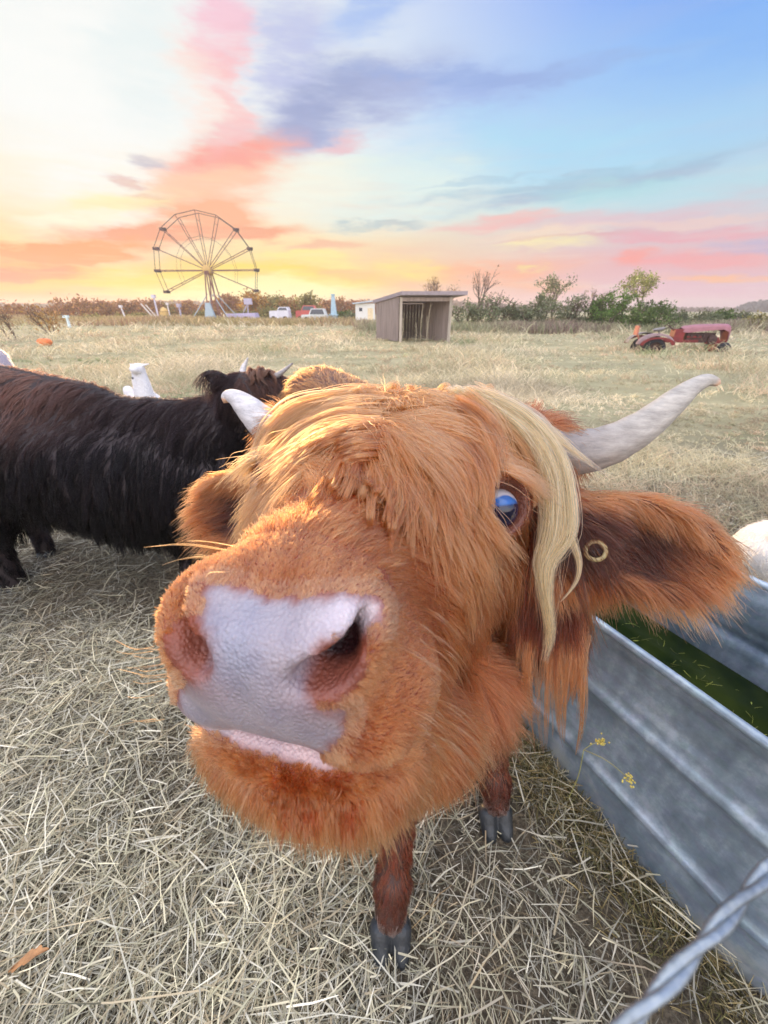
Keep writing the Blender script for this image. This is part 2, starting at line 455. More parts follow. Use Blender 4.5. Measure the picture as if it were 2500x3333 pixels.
def hair_object(name, pts, rad, col, mat, parent, root_frac=1.0, tip=.25):
    """pts (n,m,3); rad (n,), col (n,3)"""
    n, m_, _ = pts.shape
    hc = bpy.data.hair_curves.new(name); hc.add_curves([m_]*n)
    P = pts-np.array(parent.location)[None, None]
    hc.attributes['position'].data.foreach_set('vector', P.astype(np.float32).ravel())
    t = np.linspace(0, 1, m_)
    ra = rad[:, None]*(tip+(1-tip)*(1-t[None]**2))
    a = hc.attributes.get('radius') or hc.attributes.new('radius', 'FLOAT', 'POINT')
    a.data.foreach_set('value', ra.astype(np.float32).ravel())
    c = hc.attributes.new('col', 'FLOAT_COLOR', 'CURVE')
    c.data.foreach_set('color', np.concatenate([np.clip(col, .001, .98), np.ones((n, 1))], 1).astype(np.float32).ravel())
    o = bpy.data.objects.new(name, hc); COL.objects.link(o); hc.materials.append(mat); o.parent = parent
    return o
def nrm(v): return v/(np.linalg.norm(v, axis=-1, keepdims=True)+1e-9)
def comb(P, Nn, flow, L, lift, grav, seg=5, wob=.12, clump=0.5, per=30, curl=0.0):
    """strands from roots: flow tangent, lift 0..1 away from the skin, gravity droop"""
    n = len(P); flow = flow-(flow*Nn).sum(1, keepdims=True)*Nn; flow = nrm(flow)
    lift = np.broadcast_to(lift, n)[:, None]; L = np.broadcast_to(L, n)[:, None]; grav = np.broadcast_to(grav, n)[:, None]
    d0 = nrm(flow*(1-lift)+Nn*lift+rng.normal(0, wob, (n, 3)))
    g = np.array([0, 0, -1.0]); bend = rng.normal(0, wob*.8, (n, 3))
    out = np.zeros((n, seg+1, 3)); ph = rng.random((n, 1))*6.28
    for i in range(seg+1):
        t = i/seg
        out[:, i] = P+L*(t*d0+t*t*(grav*g+bend))
        if curl: out[:, i] += nrm(np.cross(d0, Nn))*np.sin(ph+t*9)*L*curl*t
    ln = np.linalg.norm(out[:, -1]-out[:, 0], axis=1)[:, None, None]
    out = P[:, None]+(out-P[:, None])*np.minimum(1.15*L[:, None]/(ln+1e-6), 1)
    if clump is not None:
        ci = rng.choice(n, max(n//per, 1), replace=False); kd = kdtree.KDTree(len(ci))
        for j, c in enumerate(ci): kd.insert(P[c], j)
        kd.balance(); near = np.array([ci[kd.find(p)[1]] for p in P])
        cl = np.broadcast_to(clump, n)[:, None]
        for i in range(1, seg+1):
            t = i/seg; w_ = cl*t**.8*rng.uniform(.6, 1, (n, 1))
            tgt = out[near, i]; out[:, i] = out[:, i]*(1-w_)+tgt*w_
    return out
def spline(K, m_):
    K = np.array(K, float); n = len(K); out = []
    for t in np.linspace(0, n-1, m_):
        i = min(int(t), n-2); f = t-i
        p0, p1, p2, p3 = K[max(i-1, 0)], K[i], K[i+1], K[min(i+2, n-1)]
        out.append(.5*((2*p1)+(-p0+p2)*f+(2*p0-5*p1+4*p2-p3)*f*f+(-p0+3*p1-3*p2+p3)*f**3))
    return np.array(out)
def lock(K, n, w0, w1, w2, col, cvar=.12, m_=12, thick=.5, tmin=.72):
    """a lock of n strands round a key curve; half widths at root, middle, tip"""
    S = spline(K, 40); tg = nrm(np.gradient(S, axis=0)); out = np.zeros((n, m_, 3))
    vd = nrm(np.array([0, 0, CAM_H])-S); sd_ = nrm(np.cross(tg, vd)); fd = np.cross(sd_, tg)
    a = rng.uniform(-1, 1, n); b = rng.uniform(-1, 1, n)*thick
    t0 = rng.uniform(0, .1, n); t1 = rng.uniform(tmin, 1, n); wv = rng.normal(0, .30, (n, 2)); ph = rng.uniform(0, 6.3, n)
    for i in range(m_):
        t = t0+(t1-t0)*i/(m_-1); q = t*39; j = np.clip(q.astype(int), 0, 38); f = (q-j)[:, None]
        C_ = S[j]*(1-f)+S[j+1]*f
        w = np.where(t < .5, w0+(w1-w0)*t*2, w1+(w2-w1)*(t-.5)*2)
        aa = a+wv[:, 0]*np.sin(ph+t*5)*1.2; bb = b+wv[:, 1]*np.sin(ph*1.7+t*6)
        out[:, i] = C_+sd_[j]*(aa*w)[:, None]+fd[j]*(bb*w)[:, None]
    c = np.array(col)[None]*np.exp(rng.normal(0, cvar, (n, 1)))
    return out, c
# ------------------------------------------------------------------ the ginger highland cow
def cvec(v): x, y, z = v; return np.array([x, z*CP+y*SP, y*CP-z*SP])
N0 = np.array([-.0704, -.0850, .22])
HWc = np.array([.962, -.088, -.25]); HWc /= np.linalg.norm(HWc)
HAc = unit([.285, .479, .831]); HAc = unit(HAc-HWc*(HAc@HWc)); HNc = -np.cross(HWc, HAc)
HW_, HA_, HN_ = cvec(HWc), cvec(HAc), cvec(HNc)
HO = cvec(N0)+np.array([0, 0, CAM_H])
def H(u, v, s): return HO+u*HW_+v*HN_+s*HA_
def Hl(P): q = np.asarray(P)-HO; return q@HW_, q@HN_, q@HA_
HF = np.array([HW_, HN_, HA_])
def hfr(e1, e2):   # frame given by head-space vectors
    f = frame(e1, e2); return f@HF
EYE = {1: H(.127, -.014, .232), -1: H(-.127, -.014, .232)}
EYD = {k: unit(HW_*.45*k-HA_*.68+HN_*.46) for k in (1, -1)}
EARC = {1: Cw(2085, 1765, .455), -1: Cw(785, 1665, .60)}
EARE = {1: unit(Cw(2400, 1850, .43)-Cw(1850, 1710, .47)), -1: unit(Cw(650, 1640, .61)-Cw(930, 1735, .585))}
EARU = {1: cvec([.12, .97, -.05]), -1: cvec([-.1, .97, -.1])}
def cow_prims():
    P = []
    # muzzle and jaw
    P += [ell(H(0.003, -.010, .056), (.064, .056, .056), HF, .02)]
    for k in (1, -1):
        P += [ell(H(.052*k, -.052, .042), (.044, .038, .056), HF, .025),
              ell(H(.044*k+.002, .016, .020), (.027, .026, .032), HF, .022),
              cap(H(.022*k, -.098, .045), H(.085*k, -.125, .27), .034, .055, .05),
              ell(H(.080*k, -.06, .24), (.042, .082, .10), HF, .05)]
    P += [ell(H(0, -.012, -.004), (.056, .045, .020), HF, .02),
          ell(H(-.004, -.106, .028), (.086, .036, .050), HF, .02),
          cap(H(0, -.016, .06), H(0, -.014, .20), .050, .082, .035),
          ell(H(.006, -.062, .215), (.088, .075, .125), HF, .035),
          ell(H(0, -.035, .29), (.128, .082, .11), HF, .05),
          ell(H(.015, -.004, .36), (.110, .048, .06), HF, .05)]
    for k in (1, -1):
        P += [ell(H(.115*k, -.008, .24), (.040, .035, .045), HF, .03),
              cap(H(.09*k, .0, .37), H(.172*k, -.004, .385), .048, .044, .03)]
    # the eye sockets and lids
    for k in (1, -1):
        e, d = EYE[k], EYD[k]
        a1 = unit(HA_*.95*1-HW_*0-d*((HA_*.95)@d)); a2 = np.cross(d, a1); fr = np.array([a1, a2, d])
        P += [ell(e-d*.004, (.036, .031, .026), fr, .018)]
    for k in (1, -1):
        e, d = EYE[k], EYD[k]
        a1 = unit(HA_-d*(HA_@d)); a2 = np.cross(d, a1); fr = np.array([a1, a2, d])
        P += [sub(e+d*.024, (.0250, .0225, .028), fr, .006)]
    # nostrils and the line of the mouth
    for k in (1, -1):
        P += [sub(H(.008+.035*k, .013, -.010), (.0155, .0100, .032) if k > 0 else (.010, .010, .016), hfr((1, .35, -.1) if k > 0 else (1, -.35, .1), (0, 1, 0)), .007),
              sub(H(.008+.050*k, .026, .004), (.020, .0050, .022), hfr((1, .75, .3) if k > 0 else (1, -.75, -.3), (0, 1, 0)), .010)]
    P += [sub(H(0, -.0745, .0), (.085, .0035, .075), hfr((1, 0, 0), (0, 1, -.25)), .008),
          sub(H(0, -.01, -.034), (.0035, .045, .012), HF, .012)]
    # ears: cupped leaves
    for k in (1, -1):
        fr = frame(EARE[k], EARU[k]); cdir = fr[2] if fr[2]@(np.array([0, 0, CAM_H])-EARC[k]) > 0 else -fr[2]
        hl = .092 if k > 0 else .078; hw = .054 if k > 0 else .058
        base = EARC[k]-EARE[k]*hl*.95
        P += [ell(EARC[k], (hl, hw, .030), fr, .02), sub(EARC[k]+cdir*.016+EARE[k]*.006, (hl*.93, hw*.84, .024), fr, .008),
              cap(base+EARE[k]*.02, H(.10*k, -.035, .335), .030, .05, .03)]
    # neck, trunk and legs
    P += [ell(Cw(1730, 1830, .555), (.070, .09, .10), None, .05), cap(Cw(1735, 1880, .56), Cw(1790, 2040, .57), .055, .034, .05),
          cap((.095, .34, 1.01), (.105, .47, .91), .065, .072, .06), cap((.105, .47, .91), (.13, .76, .80), .072, .17, .08),
          cap(Cw(1160, 2390, .315), Cw(1370, 2370, .38), .036, .046, .05)]
    P += [cap(H(0, -.08, .33), (.11, .88, 1.02), .125, .17, .06), cap(H(0, -.13, .30), (.12, .86, .82), .08, .17, .06),
          ell((.13, .93, .80), (.20, .24, .29), None, .1),
          cap((.1, 1.0, .85), (-.16, 1.62, .87), .27, .29, .1), cap((.1, .98, 1.00), (-.27, 1.66, 1.09), .13, .155, .1),
          ell((-.18, 1.74, .92), (.24, .2, .24), None, .1)]
    P += [cap((.05, .90, .66), (.048, .56, .37), .11, .048, .06), cap((.048, .56, .37), (.022, .43, .15), .046, .038, .03), cap((.022, .43, .15), (.017, .388, .095), .048, .040, .02),
          cap((.26, .94, .68), (.325, .77, .37), .11, .056, .06), cap((.325, .77, .37), (.345, .675, .15), .050, .040, .03), cap((.345, .675, .15), (.350, .64, .095), .048, .040, .02)]
    for x in (-.34, -.02):
        P += [cap((x*.8-.02, 1.72, .72), (x, 1.66, .50), .15, .085, .08), cap((x, 1.66, .50), (x-.02, 1.86, .36), .08, .05, .05),
              cap((x-.02, 1.86, .36), (x-.02, 1.80, .12), .045, .038, .03), cap((x-.02, 1.80, .12), (x-.02, 1.76, .055), .045, .046, .03)]
    return P
X = coords(-.62, .70, -.42, .48, .0042, .016); Y = coords(.06, 2.05, .12, .72, .0042, .017); Z = coords(-.01, 1.52, 1.0, 1.42, .0042, .016)
print('grid', len(X), len(Y), len(Z))
D = sdf_grid(cow_prims(), X, Y, Z); CV, CF = surface_nets(D, X, Y, Z)
# a little smoothing of the net
def smooth_net(V, F, it=2, lam=.5):
    for _ in range(it):
        S = np.zeros_like(V); c = np.zeros(len(V))
        for a, b in ((0, 1), (1, 2), (2, 3), (3, 0)):
            np.add.at(S, F[:, a], V[F[:, b]]); np.add.at(c, F[:, a], 1)
        V = V+lam*(S/c[:, None]-V)
    return V
CV = smooth_net(CV, CF, 1, .5)
print('cow verts', len(CV))
def poly_sd(px, py, poly):
    """signed distance to polygon (negative inside)"""
    poly = np.array(poly, float); d = np.full(px.shape, 1e9); ins = np.zeros(px.shape, bool)
    for i in range(len(poly)):
        a, b = poly[i], poly[(i+1) % len(poly)]; e = b-a; wx, wy = px-a[0], py-a[1]
        t = np.clip((wx*e[0]+wy*e[1])/(e@e), 0, 1)
        d = np.minimum(d, (wx-t*e[0])**2+(wy-t*e[1])**2)
        c = ((a[1] <= py) & (b[1] > py)) | ((b[1] <= py) & (a[1] > py))
        xi = a[0]+(py-a[1])/np.where(abs(b[1]-a[1]) < 1e-9, 1e-9, b[1]-a[1])*(b[0]-a[0])
        ins ^= c & (px < xi)
    d = np.sqrt(d); return np.where(ins, -d, d)
# the bare pale nose leather, laid out on the front of the nose in the head's own u/v plane
def face_uv(P):
    u, v, s = Hl(P); return u, v, s
PAD = [(668, 1925), (720, 1905), (800, 1925), (880, 1955), (980, 1952), (1120, 1945), (1215, 1945), (1245, 1975), (1225, 2035), (1150, 2062), (1080, 2072), (1030, 2105), (1000, 2160), (985, 2240),
       (1020, 2300), (1075, 2310), (1120, 2310), (1122, 2370), (1080, 2425), (1040, 2452), (940, 2440), (800, 2412), (680, 2380), (605, 2352), (578, 2320), (585, 2260), (610, 2225), (660, 2215), (690, 2170), (685, 2100), (665, 2010)]
def pad_sd(P):
    x, y, d = project(P); u, v, s = Hl(P); return np.where(s < .085, poly_sd(x, y, PAD)*d/1250, .3)
def fbm0(x, y):
    return np.sin(x*1.3+y*.7)*.5+np.sin(x*2.9-y*2.3+1)*.3+np.sin(x*5.1+y*6.7+2)*.2
def skin_color(P):
    u, v, s = Hl(P); n = len(P)
    base = np.tile(np.array([.11, .024, .008]), (n, 1))
    front = s < .075
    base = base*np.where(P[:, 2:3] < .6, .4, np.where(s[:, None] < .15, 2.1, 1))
    sdp = pad_sd(P)
    m_ = np.clip(.5-(sdp+.0025*fbm0(u*260, v*260))/.010, 0, 1)*front
    m_ = m_*m_*(3-2*m_)
    pad = np.array([.34, .31, .34]); pale = np.array([.58, .52, .54])
    w = np.clip((np.abs(u)-.028)/.02, 0, 1)*np.clip((v+.0)/.03, 0, 1)+np.clip((-.062-v)/.006, 0, 1)
    w = np.clip(w, 0, 1)[:, None]
    grey = np.array([.27, .31, .40]); gx = np.exp(-((u+.003)**2+(v-.022)**2)/.00022)[:, None]*.6
    pc = (pad*(1-gx)+grey*gx)*(1-w)+pale*w
    c = base*(1-m_[:, None])+pc*m_[:, None]
    # pink flesh round and under the nostrils, dark inside them
    for k in (1, -1):
        d = np.sqrt(((u-.008-.044*k)/.022)**2+((v-.003)/.020)**2); g = np.exp(-d**2)[:, None]*front[:, None]*.75
        c = c*(1-g*.8)+np.array([.24, .085, .06])*g*.8
        r_ = np.sqrt(((u-.008-.035*k)/.018)**2+((v-.013)/.0130)**2); dp = np.clip(1.25-r_, 0, 1)*np.clip((s-.002)/.012, 0, 1); dp = np.clip(dp*2, 0, 1)[:, None]*(1 if k > 0 else .35)
        c = c*(1-dp)+np.array([.02, .003, .004])*dp
    # lower lip, pale and bare
    lip = np.clip(1-np.abs(v+.078)/.006, 0, 1)*np.clip((.03-s)/.012, 0, 1)*np.clip((.045-np.abs(u))/.012, 0, 1); lip = np.clip(lip*1.6, 0, 1)[:, None]
    c = c*(1-lip)+np.array([.70, .52, .50])*lip
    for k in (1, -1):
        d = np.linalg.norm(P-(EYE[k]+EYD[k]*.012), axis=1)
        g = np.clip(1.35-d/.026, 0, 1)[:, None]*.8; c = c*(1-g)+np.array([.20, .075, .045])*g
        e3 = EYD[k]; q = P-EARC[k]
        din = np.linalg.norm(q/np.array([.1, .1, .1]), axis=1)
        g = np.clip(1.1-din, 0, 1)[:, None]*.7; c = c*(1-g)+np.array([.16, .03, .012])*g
    return c, m_, lip[:, 0]
cow = empty('highland_cow', (.05, 1.1, 0), 'shaggy ginger highland cow stretching its pale nose at the camera beside the metal tank', 'cow')
cc, padm, lipm = skin_color(CV)
skin = attr_mat('cow_skin', rough=.42, spec=.5, bump=.7, bscale=420, bdist=.0012)
def pad_bump():
    nt = skin.node_tree; N = nt.nodes; L = nt.links; B = N['Principled BSDF']
    tc = N.new('ShaderNodeTexCoord'); v = N.new('ShaderNodeTexVoronoi'); v.inputs['Scale'].default_value = 420; L.new(tc.outputs['Object'], v.inputs['Vector'])
    a = N.new('ShaderNodeAttribute'); a.attribute_name = 'col'
    r = N.new('ShaderNodeValToRGB'); r.color_ramp.elements[0].position = 0; r.color_ramp.elements[0].color = (1.12, 1.1, 1.08, 1); r.color_ramp.elements[1].position = .6; r.color_ramp.elements[1].color = (.80, .76, .78, 1)
    L.new(v.outputs['Distance'], r.inputs[0])
    mx = N.new('ShaderNodeMix'); mx.data_type = 'RGBA'; mx.blend_type = 'MULTIPLY'; mx.inputs[0].default_value = .45
    L.new(a.outputs['Color'], mx.inputs[6]); L.new(r.outputs[0], mx.inputs[7])
    n = N.new('ShaderNodeTexNoise'); n.inputs['Scale'].default_value = 55; n.inputs['Detail'].default_value = 5; L.new(tc.outputs['Object'], n.inputs['Vector'])
    r2 = N.new('ShaderNodeValToRGB'); r2.color_ramp.elements[0].position = .3; r2.color_ramp.elements[0].color = (.80, .80, .86, 1); r2.color_ramp.elements[1].position = .7; r2.color_ramp.elements[1].color = (1.1, 1.06, 1.04, 1)
    L.new(n.outputs['Fac'], r2.inputs[0])
    m2 = N.new('ShaderNodeMix'); m2.data_type = 'RGBA'; m2.blend_type = 'MULTIPLY'; m2.inputs[0].default_value = 1
    L.new(mx.outputs[2], m2.inputs[6]); L.new(r2.outputs[0], m2.inputs[7]); L.new(m2.outputs[2], B.inputs['Base Color'])
    bp = N.new('ShaderNodeBump'); bp.inputs['Strength'].default_value = .6; bp.inputs['Distance'].default_value = .0012; bp.invert = True
    L.new(v.outputs['Distance'], bp.inputs['Height'])
    old = B.inputs['Normal'].links[0].from_socket; L.new(old, bp.inputs['Normal']); L.new(bp.outputs[0], B.inputs['Normal'])
    B.inputs['Subsurface Weight'].default_value = .15; B.inputs['Subsurface Radius'].default_value = (.01, .004, .003); B.inputs['Subsurface Scale'].default_value = .5
pad_bump()
body = link('body', np_mesh('body', CV, CF, True, {'col': ('FLOAT_COLOR', 'POINT', np.concatenate([cc, np.ones((len(cc), 1))], 1))}), skin, cow)

# coat -------------------------------------------------------------
hmat = hair_mat('ginger_hair', .38, .6)
GING = np.array([.27, .070, .020]); PALE = np.array([.39, .150, .055]); DARK = np.array([.12, .017, .004]); BLOND = np.array([.60, .32, .135])
def clear_eye(S, extra=0):
    bad = np.zeros(len(S), bool)
    for k in (1, -1):
        for q, r_ in ((.010, .0245), (.026, .0260), (.045, .026), (.065, .025), (.09, .022)):
            bad |= (np.linalg.norm(S-(EYE[k]+EYD[k]*q), axis=2) < r_).any(1)
    bad &= rng.random(len(S)) > .015
    return ~bad
def hcol(P, n=None):
    n = len(P); u, v, s = Hl(P)
    c = np.tile(GING, (n, 1))*np.exp(rng.normal(0, .16, (n, 1)))
    mixp = np.clip(rng.normal(.12, .16, (n, 1)), 0, .7); c = c*(1-mixp)+PALE*mixp
    # darker and redder lower down, towards the throat
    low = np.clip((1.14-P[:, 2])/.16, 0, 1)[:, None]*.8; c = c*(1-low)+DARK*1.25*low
    c = c*np.exp(.36*fbm0(u*170, s*26+v*60))[:, None]
    return c
def in_ear(P):
    m_ = np.zeros(len(P), int)
    for k in (1, -1):
        fr = frame(EARE[k], EARU[k]); q = (P-EARC[k])@fr.T
        hl = .108 if k > 0 else .082
        m_[(np.abs(q[:, 0]) < hl*1.05) & (np.abs(q[:, 1]) < .066) & (np.abs(q[:, 2]) < .04)] = k
    return m_
# 1 head and muzzle, short to medium
def dens_head(C_, n_):
    u, v, s = Hl(C_); sdp = pad_sd(C_)
    hd = (s > -.08) & (s < .47) & (C_[:, 2] > .98) & (C_[:, 1] < .72)
    w = np.where(hd, 1.0, 0)
    bare = (s < .075) & (sdp < .001); w = np.where(bare, 0, w)
    nos = np.zeros(len(C_), bool)
    for k in (1, -1): nos |= (((u-.008-.037*k)/.0200)**2+((v-.0155)/.0165)**2 < 1) & (s < .06)
    lip = (np.abs(v+.078) < .005) & (s < .03) & (np.abs(u) < .040)
    w = np.where(nos | lip, 0, w)
    for k in (1, -1): w = np.where(np.linalg.norm(C_-(EYE[k]+EYD[k]*.010), axis=1) < .0235, 0, w)
    face = 1+3.5*np.clip((.12-s)/.08, 0, 1)
    cam_ = (n_*nrm(np.array([0, 0, CAM_H])-C_)).sum(1); return w*face*np.where(cam_ > -.25, 1, .3)
P, Nn = scatter(CV, CF, dens_head, 190000)
u, v, s = Hl(P); ear = in_ear(P)
sdp = pad_sd(P)
fl = np.tile(HA_, (len(P), 1))+np.sign(u)[:, None]*HW_*.25+np.array([0, 0, -1.0])*np.clip((s-.04)/.1, 0, 1)[:, None]*1.5
edge = np.clip(1-sdp/.02, 0, 1)*(s < .08)
side = np.abs(u)/(.1)
L_ = .0042+.026*np.clip((s-.065)/.08, 0, 1)+.018*np.clip((s-.2)/.1, 0, 1)
under = np.clip((-.085-v)/.04, 0, 1)*np.clip((.45-s)/.1, 0, 1)
L_ = np.where(under > 0, L_+under*(.020+.012*rng.random(len(P))), L_)
edge = np.where(s < .08, edge, 0)
fl = np.where(under[:, None] > .3, fl*.35+np.array([0, -.15, -1.0]), fl)
lift = .14+.30*np.clip((.1-s)/.1, 0, 1)
# rim of the muzzle top: darker upstanding fringe behind the nose
frg = (s > .06) & (s < .12) & (v > .02); L_ = np.where(frg, .018, L_)
grav = np.full(len(P), .25)
# ears: long, along the ear and hanging
for k in (1, -1):
    e = ear == k; q = (P[e]-EARC[k])@frame(EARE[k], EARU[k]).T
    fl[e] = EARE[k]*1.0+np.array([0, 0, -.28])-np.array([0, 0, 1])*np.clip(-q[:, 1:2]/.05, 0, 1)*.9
    L_[e] = .024+.024*rng.random(e.sum())+.016*np.clip(-q[:, 1]/.05, 0, 1); lift[e] = .22; grav[e] = .35
mz = (s < .1)
ed_ = np.minimum(np.linalg.norm(P-EYE[1], axis=1), np.linalg.norm(P-EYE[-1], axis=1)); L_ = L_*np.where(ear == 0, np.clip((ed_-.015)/.07, .22, 1), 1)
S_ = comb(P, Nn, fl, L_*rng.uniform(.6, 1.3, len(P)), lift, grav, 4, .14, np.where(mz, .3, .65), 30)
c = hcol(P)
c = np.where((edge > .5)[:, None], c*.85+np.array([.6, .35, .2])*.15, c)
inner = np.zeros(len(P), bool)
for k in (1, -1):
    fr = frame(EARE[k], EARU[k]); cdir = fr[2] if fr[2]@(np.array([0, 0, CAM_H])-EARC[k]) > 0 else -fr[2]
    e = (ear == k); q = P[e]-EARC[k]; fc = (Nn[e]@cdir > .15) & (np.abs(q@fr[1]) < .046)
    idx = np.where(e)[0][fc]; inner[idx] = True
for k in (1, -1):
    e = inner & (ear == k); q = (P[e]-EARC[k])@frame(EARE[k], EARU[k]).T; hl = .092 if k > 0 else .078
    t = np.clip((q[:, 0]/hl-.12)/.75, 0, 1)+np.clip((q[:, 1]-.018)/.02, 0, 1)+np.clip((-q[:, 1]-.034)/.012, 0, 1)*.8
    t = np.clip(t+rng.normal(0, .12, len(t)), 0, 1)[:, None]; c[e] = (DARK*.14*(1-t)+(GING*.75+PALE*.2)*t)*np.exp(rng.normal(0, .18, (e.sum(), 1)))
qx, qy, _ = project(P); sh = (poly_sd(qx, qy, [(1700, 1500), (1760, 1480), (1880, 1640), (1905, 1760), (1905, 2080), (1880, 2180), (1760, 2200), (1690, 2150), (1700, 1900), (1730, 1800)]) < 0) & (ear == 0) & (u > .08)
c[sh] = DARK*.45*np.exp(rng.normal(0, .2, (sh.sum(), 1)))  # dark hair before the ear: mostly shade put into the colour
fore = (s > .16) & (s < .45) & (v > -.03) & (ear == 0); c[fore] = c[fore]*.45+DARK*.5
et = (ear != 0) & ~inner; c[et] = GING*1.1*np.exp(rng.normal(0, .15, (et.sum(), 1)))
fd = (s > .055) & (s < .105) & (v > .025); c[fd] = c[fd]*.85+DARK*.15
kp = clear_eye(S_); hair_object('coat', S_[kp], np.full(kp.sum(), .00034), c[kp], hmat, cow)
# 2 the body's long coat
def dens_body(C_, n_):
    u, v, s = Hl(C_); b = (C_[:, 1] > .58) | (C_[:, 2] < 1.02)
    return np.where(b & (C_[:, 2] > .075), 1.0, 0)*np.where(C_[:, 1] < .9, 1.6, 1)*np.where(C_[:, 2] < .45, 2.2, 1)
P, Nn = scatter(CV, CF, dens_body, 85000)
legs = P[:, 2] < .5
fl = np.tile(np.array([-.25, .8, -.9]), (len(P), 1)); fl[P[:, 2] > .98] = (-.3, 1, -.35); fl[legs] = (0, 0.1, -1)
L_ = np.where(legs, np.where(P[:, 2] < .16, .013, .030), .055)*rng.uniform(.6, 1.25, len(P))
c = np.tile(GING, (len(P), 1))*np.exp(rng.normal(0, .2, (len(P), 1))); lg = np.clip((.75-P[:, 2])/.3, 0, 1)[:, None]
c = c*(1-lg*.97)+DARK*1.0*lg*.97
up = np.clip((P[:, 2]-1.08)/.12, 0, 1)[:, None]*.35; c = c*(1-up)+np.array([.50, .17, .05])*up
c[(P[:, 2] < .19) & (P[:, 2] > .12)] *= .5
c = c+np.where(((P[:, 2] < .12))[:, None], np.array([.05, .08, .08]), 0)
S_ = comb(P, Nn, fl, L_, np.where(legs, .12, .2), .3, 4, .14, .6, 24)
hair_object('body_coat', S_, np.full(len(P), .0007), c, hmat, cow)
# 3 long forelock falling from the poll over the forehead, parting left and right of a whorl
def dens_fore(C_, n_):
    u, v, s = Hl(C_); up_ = n_@HN_
    w = np.clip((s-.145)/.06, 0, 1)*np.clip((.45-s)/.03, 0, 1)*np.clip((.125-np.abs(u))/.03, 0, 1)*(up_ > .15)*(v > -.07)*(C_[:, 2] > 1.1)
    return w
P, Nn = scatter(CV, CF, dens_fore, 26000)
u, v, s = Hl(P)
n = len(P)
uu = u+.012
rad_s = s-.235
du = uu*1.7+np.sign(uu)*.012; ds = rad_s*1.0
back = s > .335
jit = rng.normal(0, .10, n)
fl = (du/.12+jit)[:, None]*HW_+(ds/.12-.42)[:, None]*HA_
fl[back] = ((du/.10+jit)[:, None]*HW_+(ds/.12)[:, None]*HA_*.0+(-.25+jit)[:, None]*HA_)[back]
L_ = (.058+.035*np.clip((s-.2)/.12, 0, 1))*rng.uniform(.65, 1.25, n)
S_ = comb(P, Nn, fl, L_, .22, .45, 7, .10, .62, 34, curl=.02)
c = np.tile(GING*1.12, (n, 1))*np.exp(rng.normal(0, .18, (n, 1)))
mixp = np.clip(.30+.30*np.clip((s-.28)/.1, 0, 1)+rng.normal(0, .16, n), 0, .85)[:, None]; c = c*(1-mixp)+PALE*mixp
mixb = (np.clip(((-u)-.075)/.05, 0, 1)*.7*np.clip(rng.normal(.8, .3, n), 0, 1))[:, None]; c = c*(1-mixb)+BLOND*mixb
kp = clear_eye(S_); hair_object('forelock', S_[kp], np.full(kp.sum(), .00042), c[kp], hmat, cow, tip=.3)
# 4 single locks drawn from the poll
parts = []; cols = []; rads = []
PROJ = project(CV)
def snap(px, py):
    x, y, d = PROJ; m_ = (np.abs(x-px) < 14) & (np.abs(y-py) < 14)
    return d[m_].min() if m_.any() else None
def add_lock(pts, n_, w0, w1, w2, col, cv=.12, rad=.00036, thick=.5, tmin=.6):
    q_ = []
    for ip, p in enumerate(pts):
        z_ = snap(p[0], p[1]); of = (-.002, .006, .010)[min(ip, 2)]; q_.append((p[0], p[1], (z_-of if ip == 0 else min(p[2], z_-of)) if z_ and abs(z_-p[2]) < .06 else p[2]))
    pts = q_
    o_, c_ = lock([Cw(*p) for p in pts], n_, w0, w1, w2, col, cv, 12, thick, tmin)
    parts.append(o_); cols.append(c_); rads.append(np.full(n_, rad))
BL2 = BLOND*np.array([1.0, .95, .9])
def shade(): return BLOND*rng.uniform(.72, 1.12)*(1-.0)+(PALE-BLOND)*rng.uniform(0, .45)
for i in range(13):
    o = (i-6)/7.5; z = -.006*rng.random()+.002; k_ = rng.uniform(-8, 8); e_ = rng.uniform(.55, 1)
    K_ = [(1480+35*o, 1262+8*o, .472), (1604+26*o, 1322-22*o, .445), (1705+30*o, 1390-30*o, .424), (1788+38*o, 1495-16*o, .408), (1816+44*o, 1610, .400), (1818+42*o+k_, 1740, .395), (1782+26*o+k_, 1821, .393), (1770+16*o, 1893, .392), (1784+12*o, 2001, .393), (1792+8*o, 2074, .394), (1772+5*o, 2160, .396)]
    K_ = K_[:6+int(e_*6)]
    add_lock([(a+rng.uniform(-9, 9)*(q>4), b, c_+z) for q, (a, b, c_) in enumerate(K_)], 80, .0045, .0068, .0026, shade(), .34, .00030, .8, .5)
for i in range(40): add_lock([(1500+rng.uniform(-40, 60), 1265, .47), (1640+rng.uniform(-40, 50), 1330+rng.uniform(-20, 20), .44), (1780+rng.uniform(-50, 60), 1470+rng.uniform(-40, 30), .405), (1815+rng.uniform(-50, 55), 1640, .397), (1790+rng.uniform(-50, 50), 1800+rng.uniform(-60, 80), .393), (1780+rng.uniform(-55, 55), 1900+rng.uniform(-100, 200), .392)], 3, .004, .005, .005, shade(), .3, .00026)
add_lock([(1520, 1270, .468), (1680, 1345, .432), (1790, 1450, .410), (1845, 1580, .398), (1850, 1690, .394), (1860, 1750, .392), (1884, 1821, .390), (1880, 1880, .390), (1855, 1925, .390), (1822, 1960, .390)], 60, .004, .004, .0008, BLOND*.85, .3, .00028)
for i in range(5): add_lock([(1540+20*i, 1250+10*i, .465), (1650+22*i, 1300+12*i, .440), (1780+12*i, 1385+14*i, .415), (1860+14*i, 1455+12*i, .404), (1930+14*i, 1520+8*i, .40)], 14, .004, .004, .001, shade(), .15)
